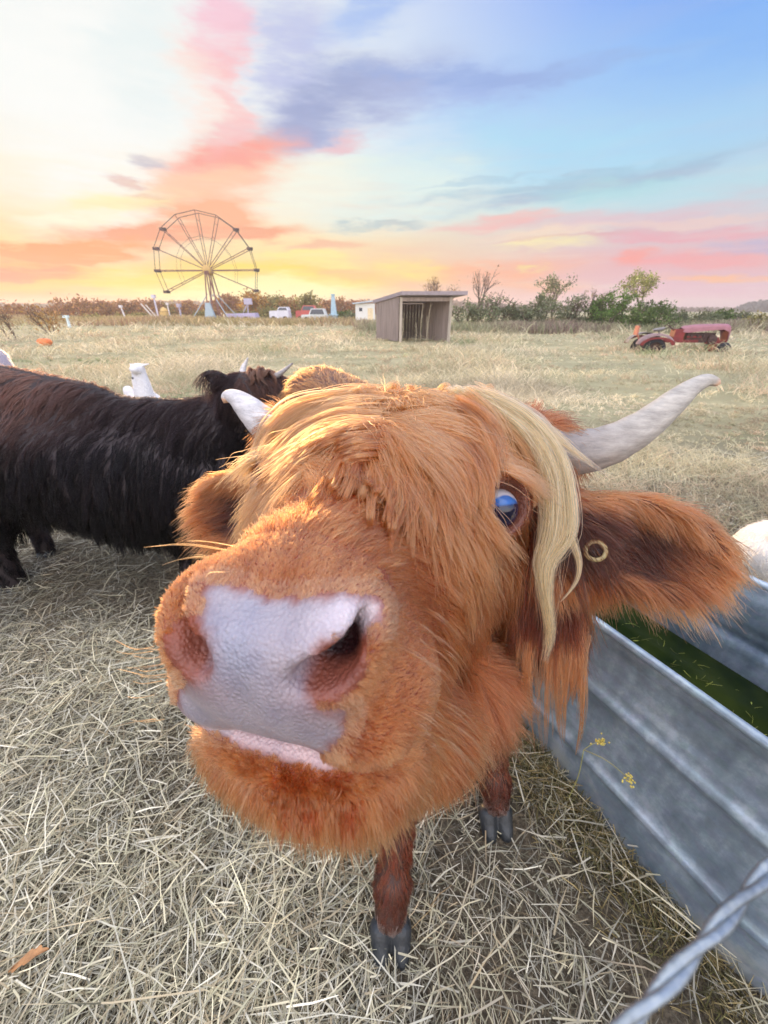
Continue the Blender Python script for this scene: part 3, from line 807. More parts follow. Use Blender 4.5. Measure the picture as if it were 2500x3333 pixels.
for i in range(7): add_lock([(1440+14*i, 1280, .46), (1570+14*i, 1370, .43), (1660+12*i, 1470, .412), (1712+6*i, 1570, .405), (1728+3*i, 1640, .402), (1712+4*i, 1700-12*i, .400)], 26, .006, .004, .0006, (GING*.5+PALE*.5)*rng.uniform(.8, 1.2), .15)
for i in range(22):
    o = rng.uniform(-1, 1); f_ = rng.uniform(.62, 1.0); w_ = rng.uniform(-10, 10)
    K_ = [(1212+60*o, 1285+12*o, .50), (1001+40*o, 1335+40*o, .50), (899+34*o, 1410+40*o, .497), (858+30*o+w_, 1480+30*o, .495), (838+32*o+w_, 1561+25*o, .492), (795+30*o, 1645+20*o, .492), (756+26*o, 1730+15*o, .495)]
    K_ = K_[:3+int(f_*4.2)]
    add_lock(K_, 70, .006, .005, .0008, (PALE*.8+GING*.2)*rng.uniform(.75, 1.15), .16)
for i in range(46):        # sweeping locks left of the whorl
    a = i/45; x0 = 1255+rng.uniform(-40, 40); y0 = 1500-160*a+rng.uniform(-20, 20)
    x1 = 1000-120*a+rng.uniform(-30, 30); y1 = 1650-190*a+rng.uniform(-30, 30)
    add_lock([(x0, y0, .385+.05*a), ((x0*.6+x1*.4), y0*.75+y1*.25-25, .375+.06*a), ((x0*.25+x1*.75), (y0*.35+y1*.65)-15, .378+.07*a), (x1-30, y1+60, .39+.075*a), (x1-60+rng.uniform(-20, 20), y1+190, .41+.075*a)],
             70, .006, .007, .0008, (GING*(1-.4*a)+PALE*.4*a)*rng.uniform(.7, 1.25), .16)
for i in range(130):        # fringe falling from the whorl to the nose
    a = rng.random(); x0 = 1290+(a-.5)*330+rng.uniform(-15, 15); y0 = 1545-45*abs(a-.5)+rng.uniform(-30, 60); ln = min(rng.choice([90, 150, 220, 300])*rng.uniform(.7, 1.2), 1800-y0+rng.uniform(-60, 30))
    sp_ = ((a-.5)*210+rng.uniform(-70, 70)-25)*ln/230; bow = rng.uniform(-25, 25)
    z0 = .372-.03*max(a-.5, 0)
    add_lock([(x0, y0-40, z0), (x0+sp_*.25+bow, y0+ln*.3, z0-.022*ln/250), (x0+sp_*.6+bow, y0+ln*.65, z0-.036*ln/250), (x0+sp_, y0+ln, z0-.048*ln/250)], rng.integers(8, 34), .0045, .0035, .0004, (GING*.75+PALE*rng.uniform(0, .5))*rng.uniform(.6, 1.25), .16)
for i in range(46):        # locks falling to the right over the brow
    a = i/45; x0 = 1320+170*a+rng.uniform(-30, 30); y0 = 1500-220*a+rng.uniform(-20, 20); x1 = 1500+150*a+rng.uniform(-40, 30); y1 = 1760-190*a+rng.uniform(-60, 60)
    add_lock([(x0, y0, .385+.07*a), (x0*.6+x1*.4+30, y0*.7+y1*.3-15, .368+.05*a), (x0*.2+x1*.8+25, y0*.35+y1*.65, .365+.045*a), (x1, y1, .368+.042*a)], 46, .005, .006, .0006, (GING*.75+PALE*.3)*rng.uniform(.6, 1.25), .16)
for i in range(40):        # upstanding tousled tuft on the poll
    x0 = rng.uniform(1180, 1570); y0 = 1330+rng.uniform(-20, 40)+abs(x0-1400)*.12
    dx = (x0-1400)*.25+rng.uniform(-50, 40)
    add_lock([(x0, y0, .50), (x0+dx*.3, y0-40, .495), (x0+dx*.7, y0-70, .49), (x0+dx*1.2, y0-72+rng.uniform(-16, 30), .485)], 60, .010, .006, .002, (GING*.5+PALE*.6)*rng.uniform(.85, 1.2), .14)
for i in range(16):        # hair lying back over the poll to the left
    a = i/15; y0 = 1290+90*a
    add_lock([(1290+rng.uniform(-40, 40), y0, .50), (1170, y0-12+20*a, .51), (1060-20*a, y0+10+50*a, .52), (970-30*a, y0+60+90*a, .525), (930-30*a, y0+150+90*a, .52)], 130, .009, .009, .001, (GING*.6+PALE*.4)*rng.uniform(.85, 1.2), .14)
# whiskers and stray hairs
WH = PALE*.95
for i in range(20):
    x0 = rng.uniform(1250, 1420); y0 = rng.uniform(1950, 2420); ln = rng.uniform(120, 260); z0 = (snap(x0, y0) or .3)-.002
    add_lock([(x0, y0, z0), (x0+ln*.45, y0+ln*.22, z0-.012), (x0+ln*.8, y0+ln*.62, z0-.008), (x0+ln, y0+ln*1.05, z0)], 2, .001, .001, .001, WH, .1, .00022)
for x0, y0, x1, y1 in ((760, 1800, 470, 1785), (740, 1810, 500, 1850), (800, 1790, 520, 1770), (720, 1830, 580, 1815), (700, 1850, 660, 1910)):
    add_lock([(x0+60, y0+10, .27), ((x0+x1)/2, (y0+y1)/2-18, .268), (x1, y1, .275)], 2, .001, .001, .001, WH, .1, .00022)
for i in range(14):
    x0 = rng.uniform(500, 560); y0 = rng.uniform(2080, 2350); add_lock([(x0, y0, .27), (x0-70, y0+10, .272), (x0-rng.uniform(110, 190), y0+rng.uniform(-20, 60), .28)], 1, .001, .001, .001, WH, .1, .00028)
# dewlap fringe beside the tank, and the beard of the chin
for i in range(34):
    x0 = rng.uniform(1700, 1900); y0 = rng.uniform(2020, 2130); y1 = y0+rng.uniform(150, 400)
    add_lock([(x0+10, y0-60, .50), (x0, y0, .49), (x0+rng.uniform(-15, 15), (y0+y1)/2, .485), (x0+rng.uniform(-30, 25), y1, .49)], 26 if i % 3 else 6, .006, .005, .001, (GING*.7+PALE*.2), .2)
def snap(px, py):
    x, y, d = PROJ; m_ = (np.abs(x-px) < 14) & (np.abs(y-py) < 14)
    return d[m_].min() if m_.any() else None
PROJ = project(CV)
for i in range(60):
    x0 = rng.uniform(720, 1180); y0 = rng.uniform(2540, 2690); z = snap(x0, y0)
    if z is None: continue
    ln = rng.uniform(70, 150)
    add_lock([(x0, y0, z+.004), (x0+rng.uniform(-10, 10), y0+ln*.4, z-.008), (x0+rng.uniform(-25, 25), y0+ln, z-.001)], 9, .005, .004, .0004, (GING*.7 if y0 < 2600 else DARK*1.8)*rng.uniform(.7, 1.3), .25, .00028)
A = np.concatenate(parts); Cc = np.concatenate(cols); Rr = np.concatenate(rads)
print('lock strands', len(A))
kp = clear_eye(A); hair_object('long_hair', A[kp], Rr[kp], Cc[kp], hmat, cow, tip=.35)

# eyes
def eye_obj(k, e, d, r, parent):
    up_ = unit(np.array([0, 0, 1.0])-d*d[2]); sd_ = np.cross(up_, d)
    mb = MB(); n, m_ = 48, 32; vs = []; fs = []
    for i in range(m_+1):
        for j in range(n):
            th = math.pi*i/m_; ph = 2*math.pi*j/n
            q = d*math.cos(th)+(sd_*math.cos(ph)+up_*math.sin(ph))*math.sin(th)
            bulge = 1+.07*max(0, 1-(th/.55)**2)
            vs.append(e+q*r*bulge)
    for i in range(m_):
        for j in range(n): fs.append((i*n+j, i*n+(j+1) % n, (i+1)*n+(j+1) % n, (i+1)*n+j))
    V = np.array(vs); q = (V-e)/r
    # the eye rolls down a little: iris below centre, white showing above
    look = unit(d*.9-up_*.38-sd_*.05*k); dt = q@look
    iris = np.clip((dt-.50)/.05, 0, 1)[:, None]; pup = np.clip((dt-.97)/.02, 0, 1)[:, None]; hi = np.clip((q@up_-.10)/.10, 0, 1)[:, None]
    c = np.tile([.52, .51, .56], (len(V), 1))*(1-iris)+(np.array([.015, .12, .42])*hi+np.array([.004, .006, .035])*(1-hi))*iris; c = c*(1-pup)+np.array([.004, .005, .02])*pup  # sky reflection painted into the iris: blue upper half, navy below
    return link('eye', np_mesh('eye', V, np.array(fs), True, {'col': ('FLOAT_COLOR', 'POINT', np.concatenate([c, np.ones((len(V), 1))], 1))}), eyem, parent)
eyem = attr_mat('eye', rough=.12, spec=.5); eyem.node_tree.nodes['Principled BSDF'].inputs['Coat Weight'].default_value = .4
eyem.node_tree.nodes['Principled BSDF'].inputs['Coat Roughness'].default_value = .02
for k in (1, -1): eye_obj(k, EYE[k]+EYD[k]*.001, EYD[k], .0212, cow)

# horns
def horn(K, rads, name, parent, mat, tipc=(.62, .40, .26), basec=(.22, .185, .175), midc=(.44, .41, .36), n=28, m_=60):
    S = spline(K, m_); mb = MB(); rs = np.interp(np.linspace(0, 1, m_), np.linspace(0, 1, len(rads)), rads)
    mb.tube(S, rs, n, cap=False); V = np.array(mb.v); t = np.repeat(np.linspace(0, 1, m_), n)
    ctr = np.repeat(S, n, axis=0); dirn = nrm(V-ctr)
    ph = np.tile(np.linspace(0, 2*math.pi, n, endpoint=False), m_)
    amp = np.repeat(rs, n)*(.035*np.sin(ph*3+t*6)*np.clip(1-t*1.2, 0, 1)+.03*np.sin(t*70+np.sin(ph*2))*np.clip(.8-t, 0, 1)+.03*np.sin(ph*7+t*3)*np.clip(.9-t, 0, 1))
    V = V+dirn*amp[:, None]
    end = len(V); V = np.concatenate([V, [S[-1]+nrm(S[-1]-S[-2])*rs[-1]*.8]])
    F = [f for f in mb.f]; F4 = np.array([(a, d_, c_, b) for a, b, c_, d_ in F])
    tipf = np.array([[(m_-1)*n+j, (m_-1)*n+(j+1) % n, end, end] for j in range(n)])
    t = np.append(t, 1)[:, None]
    c = np.where(t < .5, np.array(basec)*(1-t*2)+np.array(midc)*t*2, np.array(midc)); tw = np.clip((t-.93)/.06, 0, 1); c = c*(1-tw)+np.array(tipc)*tw
    me = bpy.data.meshes.new(name); me.from_pydata([tuple(v) for v in V], [], [tuple(int(q) for q in f) for f in F4]+[tuple(int(q) for q in f[:3]) for f in tipf]); me.update()
    me.polygons.foreach_set('use_smooth', [True]*len(me.polygons))
    a = me.attributes.new('col', 'FLOAT_COLOR', 'POINT'); a.data.foreach_set('color', np.concatenate([c, np.ones((len(c), 1))], 1).astype(np.float32).ravel())
    return link(name, me, mat, parent)
def horn_material():
    m = attr_mat('horn', rough=.5, spec=.4); nt = m.node_tree; N = nt.nodes; L = nt.links; B = N['Principled BSDF']
    tc = N.new('ShaderNodeTexCoord'); mp = N.new('ShaderNodeMapping'); mp.inputs['Scale'].default_value = (6, 6, 26); mp.inputs['Rotation'].default_value = (0, R(-25), 0)
    L.new(tc.outputs['Object'], mp.inputs[0]); n = N.new('ShaderNodeTexNoise'); n.inputs['Scale'].default_value = 5; n.inputs['Detail'].default_value = 7; n.inputs['Roughness'].default_value = .7; L.new(mp.outputs[0], n.inputs['Vector'])
    r = N.new('ShaderNodeValToRGB'); r.color_ramp.elements[0].position = .32; r.color_ramp.elements[0].color = (.62, .60, .60, 1); r.color_ramp.elements[1].position = .62; r.color_ramp.elements[1].color = (1.15, 1.12, 1.1, 1)
    L.new(n.outputs['Fac'], r.inputs[0]); mx = N.new('ShaderNodeMix'); mx.data_type = 'RGBA'; mx.blend_type = 'MULTIPLY'; mx.inputs[0].default_value = 1
    a = [q for q in N if q.type == 'ATTRIBUTE'][0]; L.new(a.outputs['Color'], mx.inputs[6]); L.new(r.outputs[0], mx.inputs[7]); L.new(mx.outputs[2], B.inputs['Base Color'])
    bp = N.new('ShaderNodeBump'); bp.inputs['Strength'].default_value = .5; bp.inputs['Distance'].default_value = .004; L.new(n.outputs['Fac'], bp.inputs['Height']); L.new(bp.outputs[0], B.inputs['Normal'])
    return m
hornm = horn_material()
horn([Cw(1780, 1470, .475), Cw(1870, 1476, .475), Cw(1980, 1450, .47), Cw(2090, 1390, .468), Cw(2190, 1310, .47), Cw(2250, 1262, .474), Cw(2300, 1238, .476), Cw(2338, 1246, .474)],
     [.031, .0285, .0245, .020, .0152, .0108, .008, .0042], 'horn', cow, hornm)
horn([Cw(1010, 1440, .55), Cw(930, 1415, .575), Cw(860, 1375, .60), Cw(805, 1325, .62), Cw(770, 1296, .635), Cw(742, 1290, .64), Cw(732, 1304, .64)],
     [.033, .030, .026, .020, .014, .010, .006], 'horn', cow, hornm, basec=(.55, .53, .53), midc=(.58, .56, .56))
# ear tag
mb = MB(); c0 = Cw(1938, 1792, .432); ax = unit(np.array([0, 0, CAM_H])-c0+np.array([.1, 0, 0]))
mb.lathe(c0, ax, [(.0078, -.002), (.0078, .002), (.0086, .003), (.0122, .0022), (.0130, .0), (.0125, -.002)], 28)
tg = mb.build('ear_tag', pmat('tag_plastic', (150, 134, 92), rough=.4), cow, True)
mb = MB(); mb.lathe(c0, ax, [(.0, .0005), (.0080, .0005), (.0080, -.004)], 24); mb.build('stud', pmat('tag_stud', (28, 12, 10), rough=.5), tg, True)
# cloven hooves
hoofm = pmat('hoof_horn', (44, 47, 50), rough=.45, var=.35, scale=30, bump=.3, bscale=80)
def hoof(x, y, az, parent, r=1.0, mat=None):
    f = np.array([math.sin(az), math.cos(az), 0]); l = np.array([f[1], -f[0], 0]); fr = np.array([l, f, [0, 0, 1.]])
    pr = []
    for k in (-1, 1):
        c = np.array([x, y, 0])+l*k*.022*r+f*.012*r
        pr += [cap(c+np.array([0, 0, .05*r])-f*.012*r, c+f*.026*r+np.array([0, 0, .014*r]), .025*r, .016*r, .01), ell(c+np.array([0, 0, .022*r]), (.019*r, .040*r, .022*r), fr, .012)]
    pr += [sub(np.array([x, y, -.06*r]), (.3, .3, .06*r), None, .004)]
    X_ = np.arange(x-.09*r, x+.09*r, .004*r); Y_ = np.arange(y-.1*r, y+.1*r, .004*r); Z_ = np.arange(-.02, .11*r, .004*r)
    V, F = surface_nets(sdf_grid(pr, X_, Y_, Z_), X_, Y_, Z_)
    V = V-np.array([0, 0, .008]); return link('hoof', np_mesh('hoof', V, F), mat or hoofm, parent)
for x, y, a in ((.017, .372, R(178)), (.350, .628, R(175)), (-.36, 1.75, R(180)), (-.04, 1.75, R(180))): hoof(x, y, a, cow, 1.15)
# ------------------------------------------------------------------ ground
def ground_mat():
    m, N, L, B = new_mat('pasture_soil')
    tc = N.new('ShaderNodeTexCoord')
    def nz(sc_, det=6, ro=.6, stretch=(1, 1, 1)):
        mp = N.new('ShaderNodeMapping'); mp.inputs['Scale'].default_value = stretch; L.new(tc.outputs['Object'], mp.inputs[0])
        n = N.new('ShaderNodeTexNoise'); n.inputs['Scale'].default_value = sc_; n.inputs['Detail'].default_value = det; n.inputs['Roughness'].default_value = ro
        L.new(mp.outputs[0], n.inputs['Vector']); return n.outputs['Fac']
    def rp(f, a, b, p0=.35, p1=.65):
        r = N.new('ShaderNodeValToRGB'); r.color_ramp.elements[0].position = p0; r.color_ramp.elements[1].position = p1
        r.color_ramp.elements[0].color = (*a, 1); r.color_ramp.elements[1].color = (*b, 1); L.new(f, r.inputs[0]); return r.outputs[0]
    def mx(f, a, b):
        n = N.new('ShaderNodeMix'); n.data_type = 'RGBA'
        for s_, v in ((n.inputs[0], f), (n.inputs[6], a), (n.inputs[7], b)):
            if hasattr(v, 'links') or hasattr(v, 'node'): L.new(v, s_)
            else: s_.default_value = v
        return n.outputs[2]
    near = rp(nz(60, 8, .7), (.055, .045, .034), (.22, .18, .125))
    far = rp(nz(.45, 8, .7, (1, 1.6, 1)), (.25, .24, .13), (.50, .44, .27))
    far2 = mx(rp(nz(3.5, 6, .7), (0, 0, 0), (1, 1, 1), .45, .6), far, (.34, .30, .18, 1))
    sp = N.new('ShaderNodeSeparateXYZ'); L.new(tc.outputs['Object'], sp.inputs[0])
    mr = N.new('ShaderNodeMapRange'); mr.inputs[1].default_value = 2.5; mr.inputs[2].default_value = 6; L.new(sp.outputs[1], mr.inputs[0])
    L.new(mx(mr.outputs[0], near, far2), B.inputs['Base Color']); B.inputs['Roughness'].default_value = .95; B.inputs['Specular IOR Level'].default_value = .1
    bp = N.new('ShaderNodeBump'); bp.inputs['Strength'].default_value = .8; bp.inputs['Distance'].default_value = .04; L.new(nz(35, 6, .7), bp.inputs['Height']); L.new(bp.outputs[0], B.inputs['Normal'])
    return m
def fbm(x, y, seed=0, oct_=4):
    r_ = np.random.default_rng(seed); v = np.zeros_like(x, float); a = 1; f = 1
    for _ in range(oct_):
        for __ in range(3):
            th = r_.uniform(0, 6.28); ph = r_.uniform(0, 6.28)
            v += a*np.sin((x*math.cos(th)+y*math.sin(th))*f+ph)/3
        a *= .55; f *= 2.13
    return v
def gz(x, y):
    x = np.asarray(x, float); y = np.asarray(y, float); d = np.hypot(x, y)
    return fbm(x*1.3, y*1.3, 3)*.018*np.clip((d-1.2)/4, 0, 1)+fbm(x*9, y*9, 5, 3)*.006*np.clip((d-.9)/1.5, 0, 1)
gx = np.concatenate([-np.geomspace(620, 6, 40), np.arange(-5.9, 5.9, .1), np.geomspace(6, 620, 40)])
gy = np.concatenate([-np.geomspace(100, 2, 16), np.arange(-1.9, 12, .1), np.geomspace(12.1, 620, 46)])
GX, GY = np.meshgrid(gx, gy, indexing='ij'); GZ = gz(GX, GY)
V = np.stack([GX.ravel(), GY.ravel(), GZ.ravel()], 1); ny = len(gy)
i, j = np.meshgrid(np.arange(len(gx)-1), np.arange(ny-1), indexing='ij'); b_ = (i*ny+j).ravel()
F = np.stack([b_, b_+ny, b_+ny+1, b_+1], 1)
g = link('ground', np_mesh('ground', V, F), ground_mat()); tag(g, kind='structure')

# ribbons: each a bent blade of k quads, colours per blade
def ribbons(name, P0, D1, D2, ln, wd, col, mat, k=2, normal=None, label=None, kind='stuff'):
    """P0 roots, D1 start direction, D2 end direction"""
    n = len(P0); pts = [P0]; 
    for i in range(k):
        t = (i+.5)/k; pts.append(pts[-1]+(D1*(1-t)+D2*t)*(ln/k)[:, None])
    A = np.stack(pts, 1); dd = nrm(D1+D2)
    sd_ = nrm(np.cross(dd, normal if normal is not None else nrm(rng.normal(size=(n, 3)))))
    w = np.array([1.0]*k+[.35])[None, :, None]*wd[:, None, None]/2
    Lf, Rt = A-sd_[:, None]*w, A+sd_[:, None]*w
    V = np.stack([Lf, Rt], 2).reshape(-1, 3); m_ = (k+1)*2
    base = (np.arange(n)*m_)[:, None]; F = np.concatenate([base+np.array([[2*i, 2*i+1, 2*i+3, 2*i+2]]) for i in range(k)], 0)
    c = np.repeat(np.concatenate([col, np.ones((n, 1))], 1), m_, 0)
    o = link(name, np_mesh(name, V, F, True, {'col': ('FLOAT_COLOR', 'POINT', c)}), mat)
    if kind: tag(o, kind=kind)
    if label: o['label'] = label
    return o
strawm = attr_mat('dry_straw', rough=.6, trans=.25, spec=.25)
grassm = attr_mat('dry_grass', rough=.75, trans=.3, spec=.15)
TDIR = np.array([-.457, .89]); TNRM = np.array([.89, .457]); TP0 = np.array([.825, .383])
def mud(x, y):      # bare trodden strip along the near end of the tank
    s = (x-TP0[0])*TDIR[0]+(y-TP0[1])*TDIR[1]; d = (x-TP0[0])*TNRM[0]+(y-TP0[1])*TNRM[1]
    a = np.exp(-((d+.17)/.16)**2)*np.exp(-((s+.05)/.34)**2)
    return a
def hay(n, ymax, l0, l1, w0, w1, zmax, seed):
    r_ = np.random.default_rng(seed)
    x = r_.uniform(-1.15, 1.15, n*3); t = r_.uniform(0, 1, n*3); y = -.35+(ymax+.35)*t; x = x*(1.0+np.maximum(y, 0)*.92)
    keep = r_.random(n*3) > np.clip(mud(x, y)*1.25, 0, .93)
    keep &= ~((((x-TP0[0])*TNRM[0]+(y-TP0[1])*TNRM[1]) > 0) & (((x-TP0[0])*TNRM[0]+(y-TP0[1])*TNRM[1]) < .6))
    keep &= (.50+.62*fbm(x*3.1, y*3.1, 11)) > r_.uniform(-.15, .85, n*3)
    x, y = x[keep][:n], y[keep][:n]; m_ = len(x)
    az = r_.uniform(0, 6.283, m_)+.4*fbm(x*2, y*2, 8); el = np.abs(r_.normal(0, .16, m_)); up = r_.random(m_) < .12; el = np.where(up, r_.uniform(.3, 1.1, m_), el)
    D1 = np.stack([np.cos(az)*np.cos(el), np.sin(az)*np.cos(el), np.sin(el)], 1)
    D2 = nrm(D1+np.stack([r_.normal(0, .22, m_), r_.normal(0, .22, m_), -el*1.1], 1))
    z = gz(x, y)+r_.uniform(.0, 1, m_)**1.6*zmax+.002
    ln = r_.uniform(l0, l1, m_)*r_.choice([.6, 1, 1.35], m_); wd = r_.uniform(w0, w1, m_)
    a = r_.random(m_)[:, None]
    pal = np.array([[.74, .67, .46], [.64, .58, .42], [.56, .53, .42], [.42, .35, .23], [.80, .75, .60], [.50, .47, .32]])
    c = pal[r_.integers(0, len(pal), m_)]*np.exp(r_.normal(0, .16, (m_, 1)))
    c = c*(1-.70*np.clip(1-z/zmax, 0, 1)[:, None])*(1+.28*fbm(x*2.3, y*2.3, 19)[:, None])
    return np.stack([x, y, z], 1), D1, D2, ln, wd, c
def both(*sets): return [np.concatenate(q) for q in zip(*sets)]
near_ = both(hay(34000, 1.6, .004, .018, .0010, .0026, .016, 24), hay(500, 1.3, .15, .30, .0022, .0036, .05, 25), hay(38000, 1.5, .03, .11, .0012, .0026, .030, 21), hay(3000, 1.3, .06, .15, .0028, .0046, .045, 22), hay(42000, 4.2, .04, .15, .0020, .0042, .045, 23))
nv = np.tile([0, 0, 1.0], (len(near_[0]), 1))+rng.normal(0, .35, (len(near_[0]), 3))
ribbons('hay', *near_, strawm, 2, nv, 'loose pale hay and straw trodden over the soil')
def grass(n, r0, r1, seed, h0, h1, wk, lean=.5, tuft=14, thr=-.2):
    r_ = np.random.default_rng(seed); nt = n//tuft
    r = r0*(r1/r0)**r_.random(nt*2); th = r_.uniform(-.86, .86, nt*2); x, y = r*np.sin(th), r*np.cos(th)
    keep = fbm(x*.9, y*1.3, 31) > r_.uniform(-1.4, thr+.5, nt*2); keep &= ~((r < 3.4) & (x < .2)); x, y, r = x[keep][:nt], y[keep][:nt], r[keep][:nt]; nt = len(x)
    sz = np.exp(r_.normal(0, .3, nt))*(1+1.5*np.clip(fbm(x*.8, y*1.0, 47), -.45, 1)*np.clip((r-3)/2, 0, 1)); pal = np.array([[.64, .56, .38], [.58, .52, .35], [.42, .43, .26], [.70, .60, .43], [.62, .48, .33], [.27, .30, .16]])
    gsel = (fbm(x*.7, y*.9, 41)*2.0+r_.normal(0, .45, nt)); pi = np.clip((gsel*1.2+2.2), 0, 5).astype(int)
    x = np.repeat(x, tuft); y = np.repeat(y, tuft); sz = np.repeat(sz, tuft); c = pal[np.array([3, 0, 1, 4, 2, 5])][np.repeat(pi, tuft)]
    m_ = len(x); d = np.hypot(x, y); sp = .05*sz*(1+d*.05)
    x = x+r_.normal(0, 1, m_)*sp; y = y+r_.normal(0, 1, m_)*sp
    az = r_.uniform(0, 6.283, m_); le = np.abs(r_.normal(0, lean, m_))
    D1 = nrm(np.stack([np.cos(az)*le, np.sin(az)*le, np.ones(m_)], 1)); D2 = nrm(np.stack([np.cos(az)*(le*2.2+.4), np.sin(az)*(le*2.2+.4), np.full(m_, .25)], 1))
    ln = r_.uniform(h0, h1, m_)*sz; wd = np.maximum(.0025, d*wk)
    c = c*np.exp(r_.normal(0, .18, (m_, 1)))*(1+.30*np.clip(fbm(x*1.6, y*2.4, 91), -1, 1)[:, None])
    return np.stack([x, y, gz(x, y)], 1), D1, D2, ln, wd, c
ga = both(grass(90000, 1.9, 9, 51, .06, .20, .0009, .7), grass(60000, 7, 32, 52, .08, .24, .0009, .5, 12), grass(26000, 25, 90, 53, .12, .34, .0012, .5, 10))
outside = ~((((ga[0][:, 0]-TP0[0])*TNRM[0]+(ga[0][:, 1]-TP0[1])*TNRM[1]) > -.02) & (((ga[0][:, 0]-TP0[0])*TNRM[0]+(ga[0][:, 1]-TP0[1])*TNRM[1]) < .62) & (((ga[0][:, 0]-TP0[0])*TDIR[0]+(ga[0][:, 1]-TP0[1])*TDIR[1]) < 1.75))
ga = [q[outside] for q in ga]
ribbons('pasture_grass', *ga, grassm, 2, None, 'dry tan and green grass tufts over the pasture')
# tall weeds at the field edge
r_ = np.random.default_rng(77); n = 42000
x = r_.uniform(-2, 70, n); y = 27.5+r_.uniform(0, 9, n)+np.abs(x)*.04; hgt = (.55+.35*fbm(x*.5, y*.6, 61)*.6+r_.uniform(0, .35, n)); hgt = np.clip(hgt, .25, 1.3)
az = r_.uniform(0, 6.283, n); D1 = nrm(np.stack([np.cos(az)*.2, np.sin(az)*.2, np.ones(n)], 1)); D2 = nrm(np.stack([np.cos(az)*.7, np.sin(az)*.7, np.full(n, .8)], 1))
pal = np.array([[.34, .34, .20], [.40, .36, .24], [.30, .22, .18], [.22, .27, .13]]); pk = np.clip(fbm(x*.4, y*.1, 66)*1.4+1.5+r_.normal(0, .5, n), 0, 3).astype(int)
c = pal[pk]*np.exp(r_.normal(0, .2, (n, 1)))
ribbons('tall_grass', np.stack([x, y, np.zeros(n)], 1), D1, D2, hgt, np.full(n, .045), c, grassm, 2, None, 'belt of tall rank grass along the field edge')
n = 16000; x = r_.uniform(-60, -2, n); y = 42+r_.uniform(0, 22, n); hgt = np.clip(.45+.3*fbm(x*.3, y*.3, 63)+r_.uniform(0, .4, n), .2, 1.4)
az = r_.uniform(0, 6.283, n); D1 = nrm(np.stack([np.cos(az)*.2, np.sin(az)*.2, np.ones(n)], 1)); D2 = nrm(np.stack([np.cos(az)*.7, np.sin(az)*.7, np.full(n, .8)], 1))
pk = np.clip(fbm(x*.2, y*.1, 67)*1.4+1.0+r_.normal(0, .5, n), 0, 3).astype(int)
ribbons('rough_grass', np.stack([x, y, np.zeros(n)], 1), D1, D2, hgt, np.full(n, .07), pal[pk]*np.array([1.15, .95, .8])*np.exp(r_.normal(0, .2, (n, 1))), grassm, 2, None, 'rough brown weeds on the far side of the pasture')
# weeds against the foot of the tank
r_ = np.random.default_rng(78); n = 5200; s = r_.uniform(-.15, 1.5, n); d = -np.abs(r_.normal(0, .085, n))-.012
x = TP0[0]+TDIR[0]*s+TNRM[0]*d; y = TP0[1]+TDIR[1]*s+TNRM[1]*d; hg = r_.uniform(.03, .13, n)*(.5+.8*np.clip(s, 0, 1)); az = r_.uniform(0, 6.283, n)
D1 = nrm(np.stack([np.cos(az)*.6-TNRM[0]*.2, np.sin(az)*.6-TNRM[1]*.2, np.ones(n)], 1)); D2 = nrm(np.stack([np.cos(az)*1.5, np.sin(az)*1.5, np.full(n, .4)], 1))
pal = np.array([[.16, .15, .06], [.28, .22, .10], [.11, .10, .05], [.38, .30, .14]])
ribbons('weeds', np.stack([x, y, gz(x, y)], 1), D1, D2, hg, r_.uniform(.0015, .0035, n), pal[r_.integers(0, 4, n)]*np.exp(r_.normal(0, .2, (n, 1))), strawm, 2, None, 'dark matted weeds against the foot of the tank')
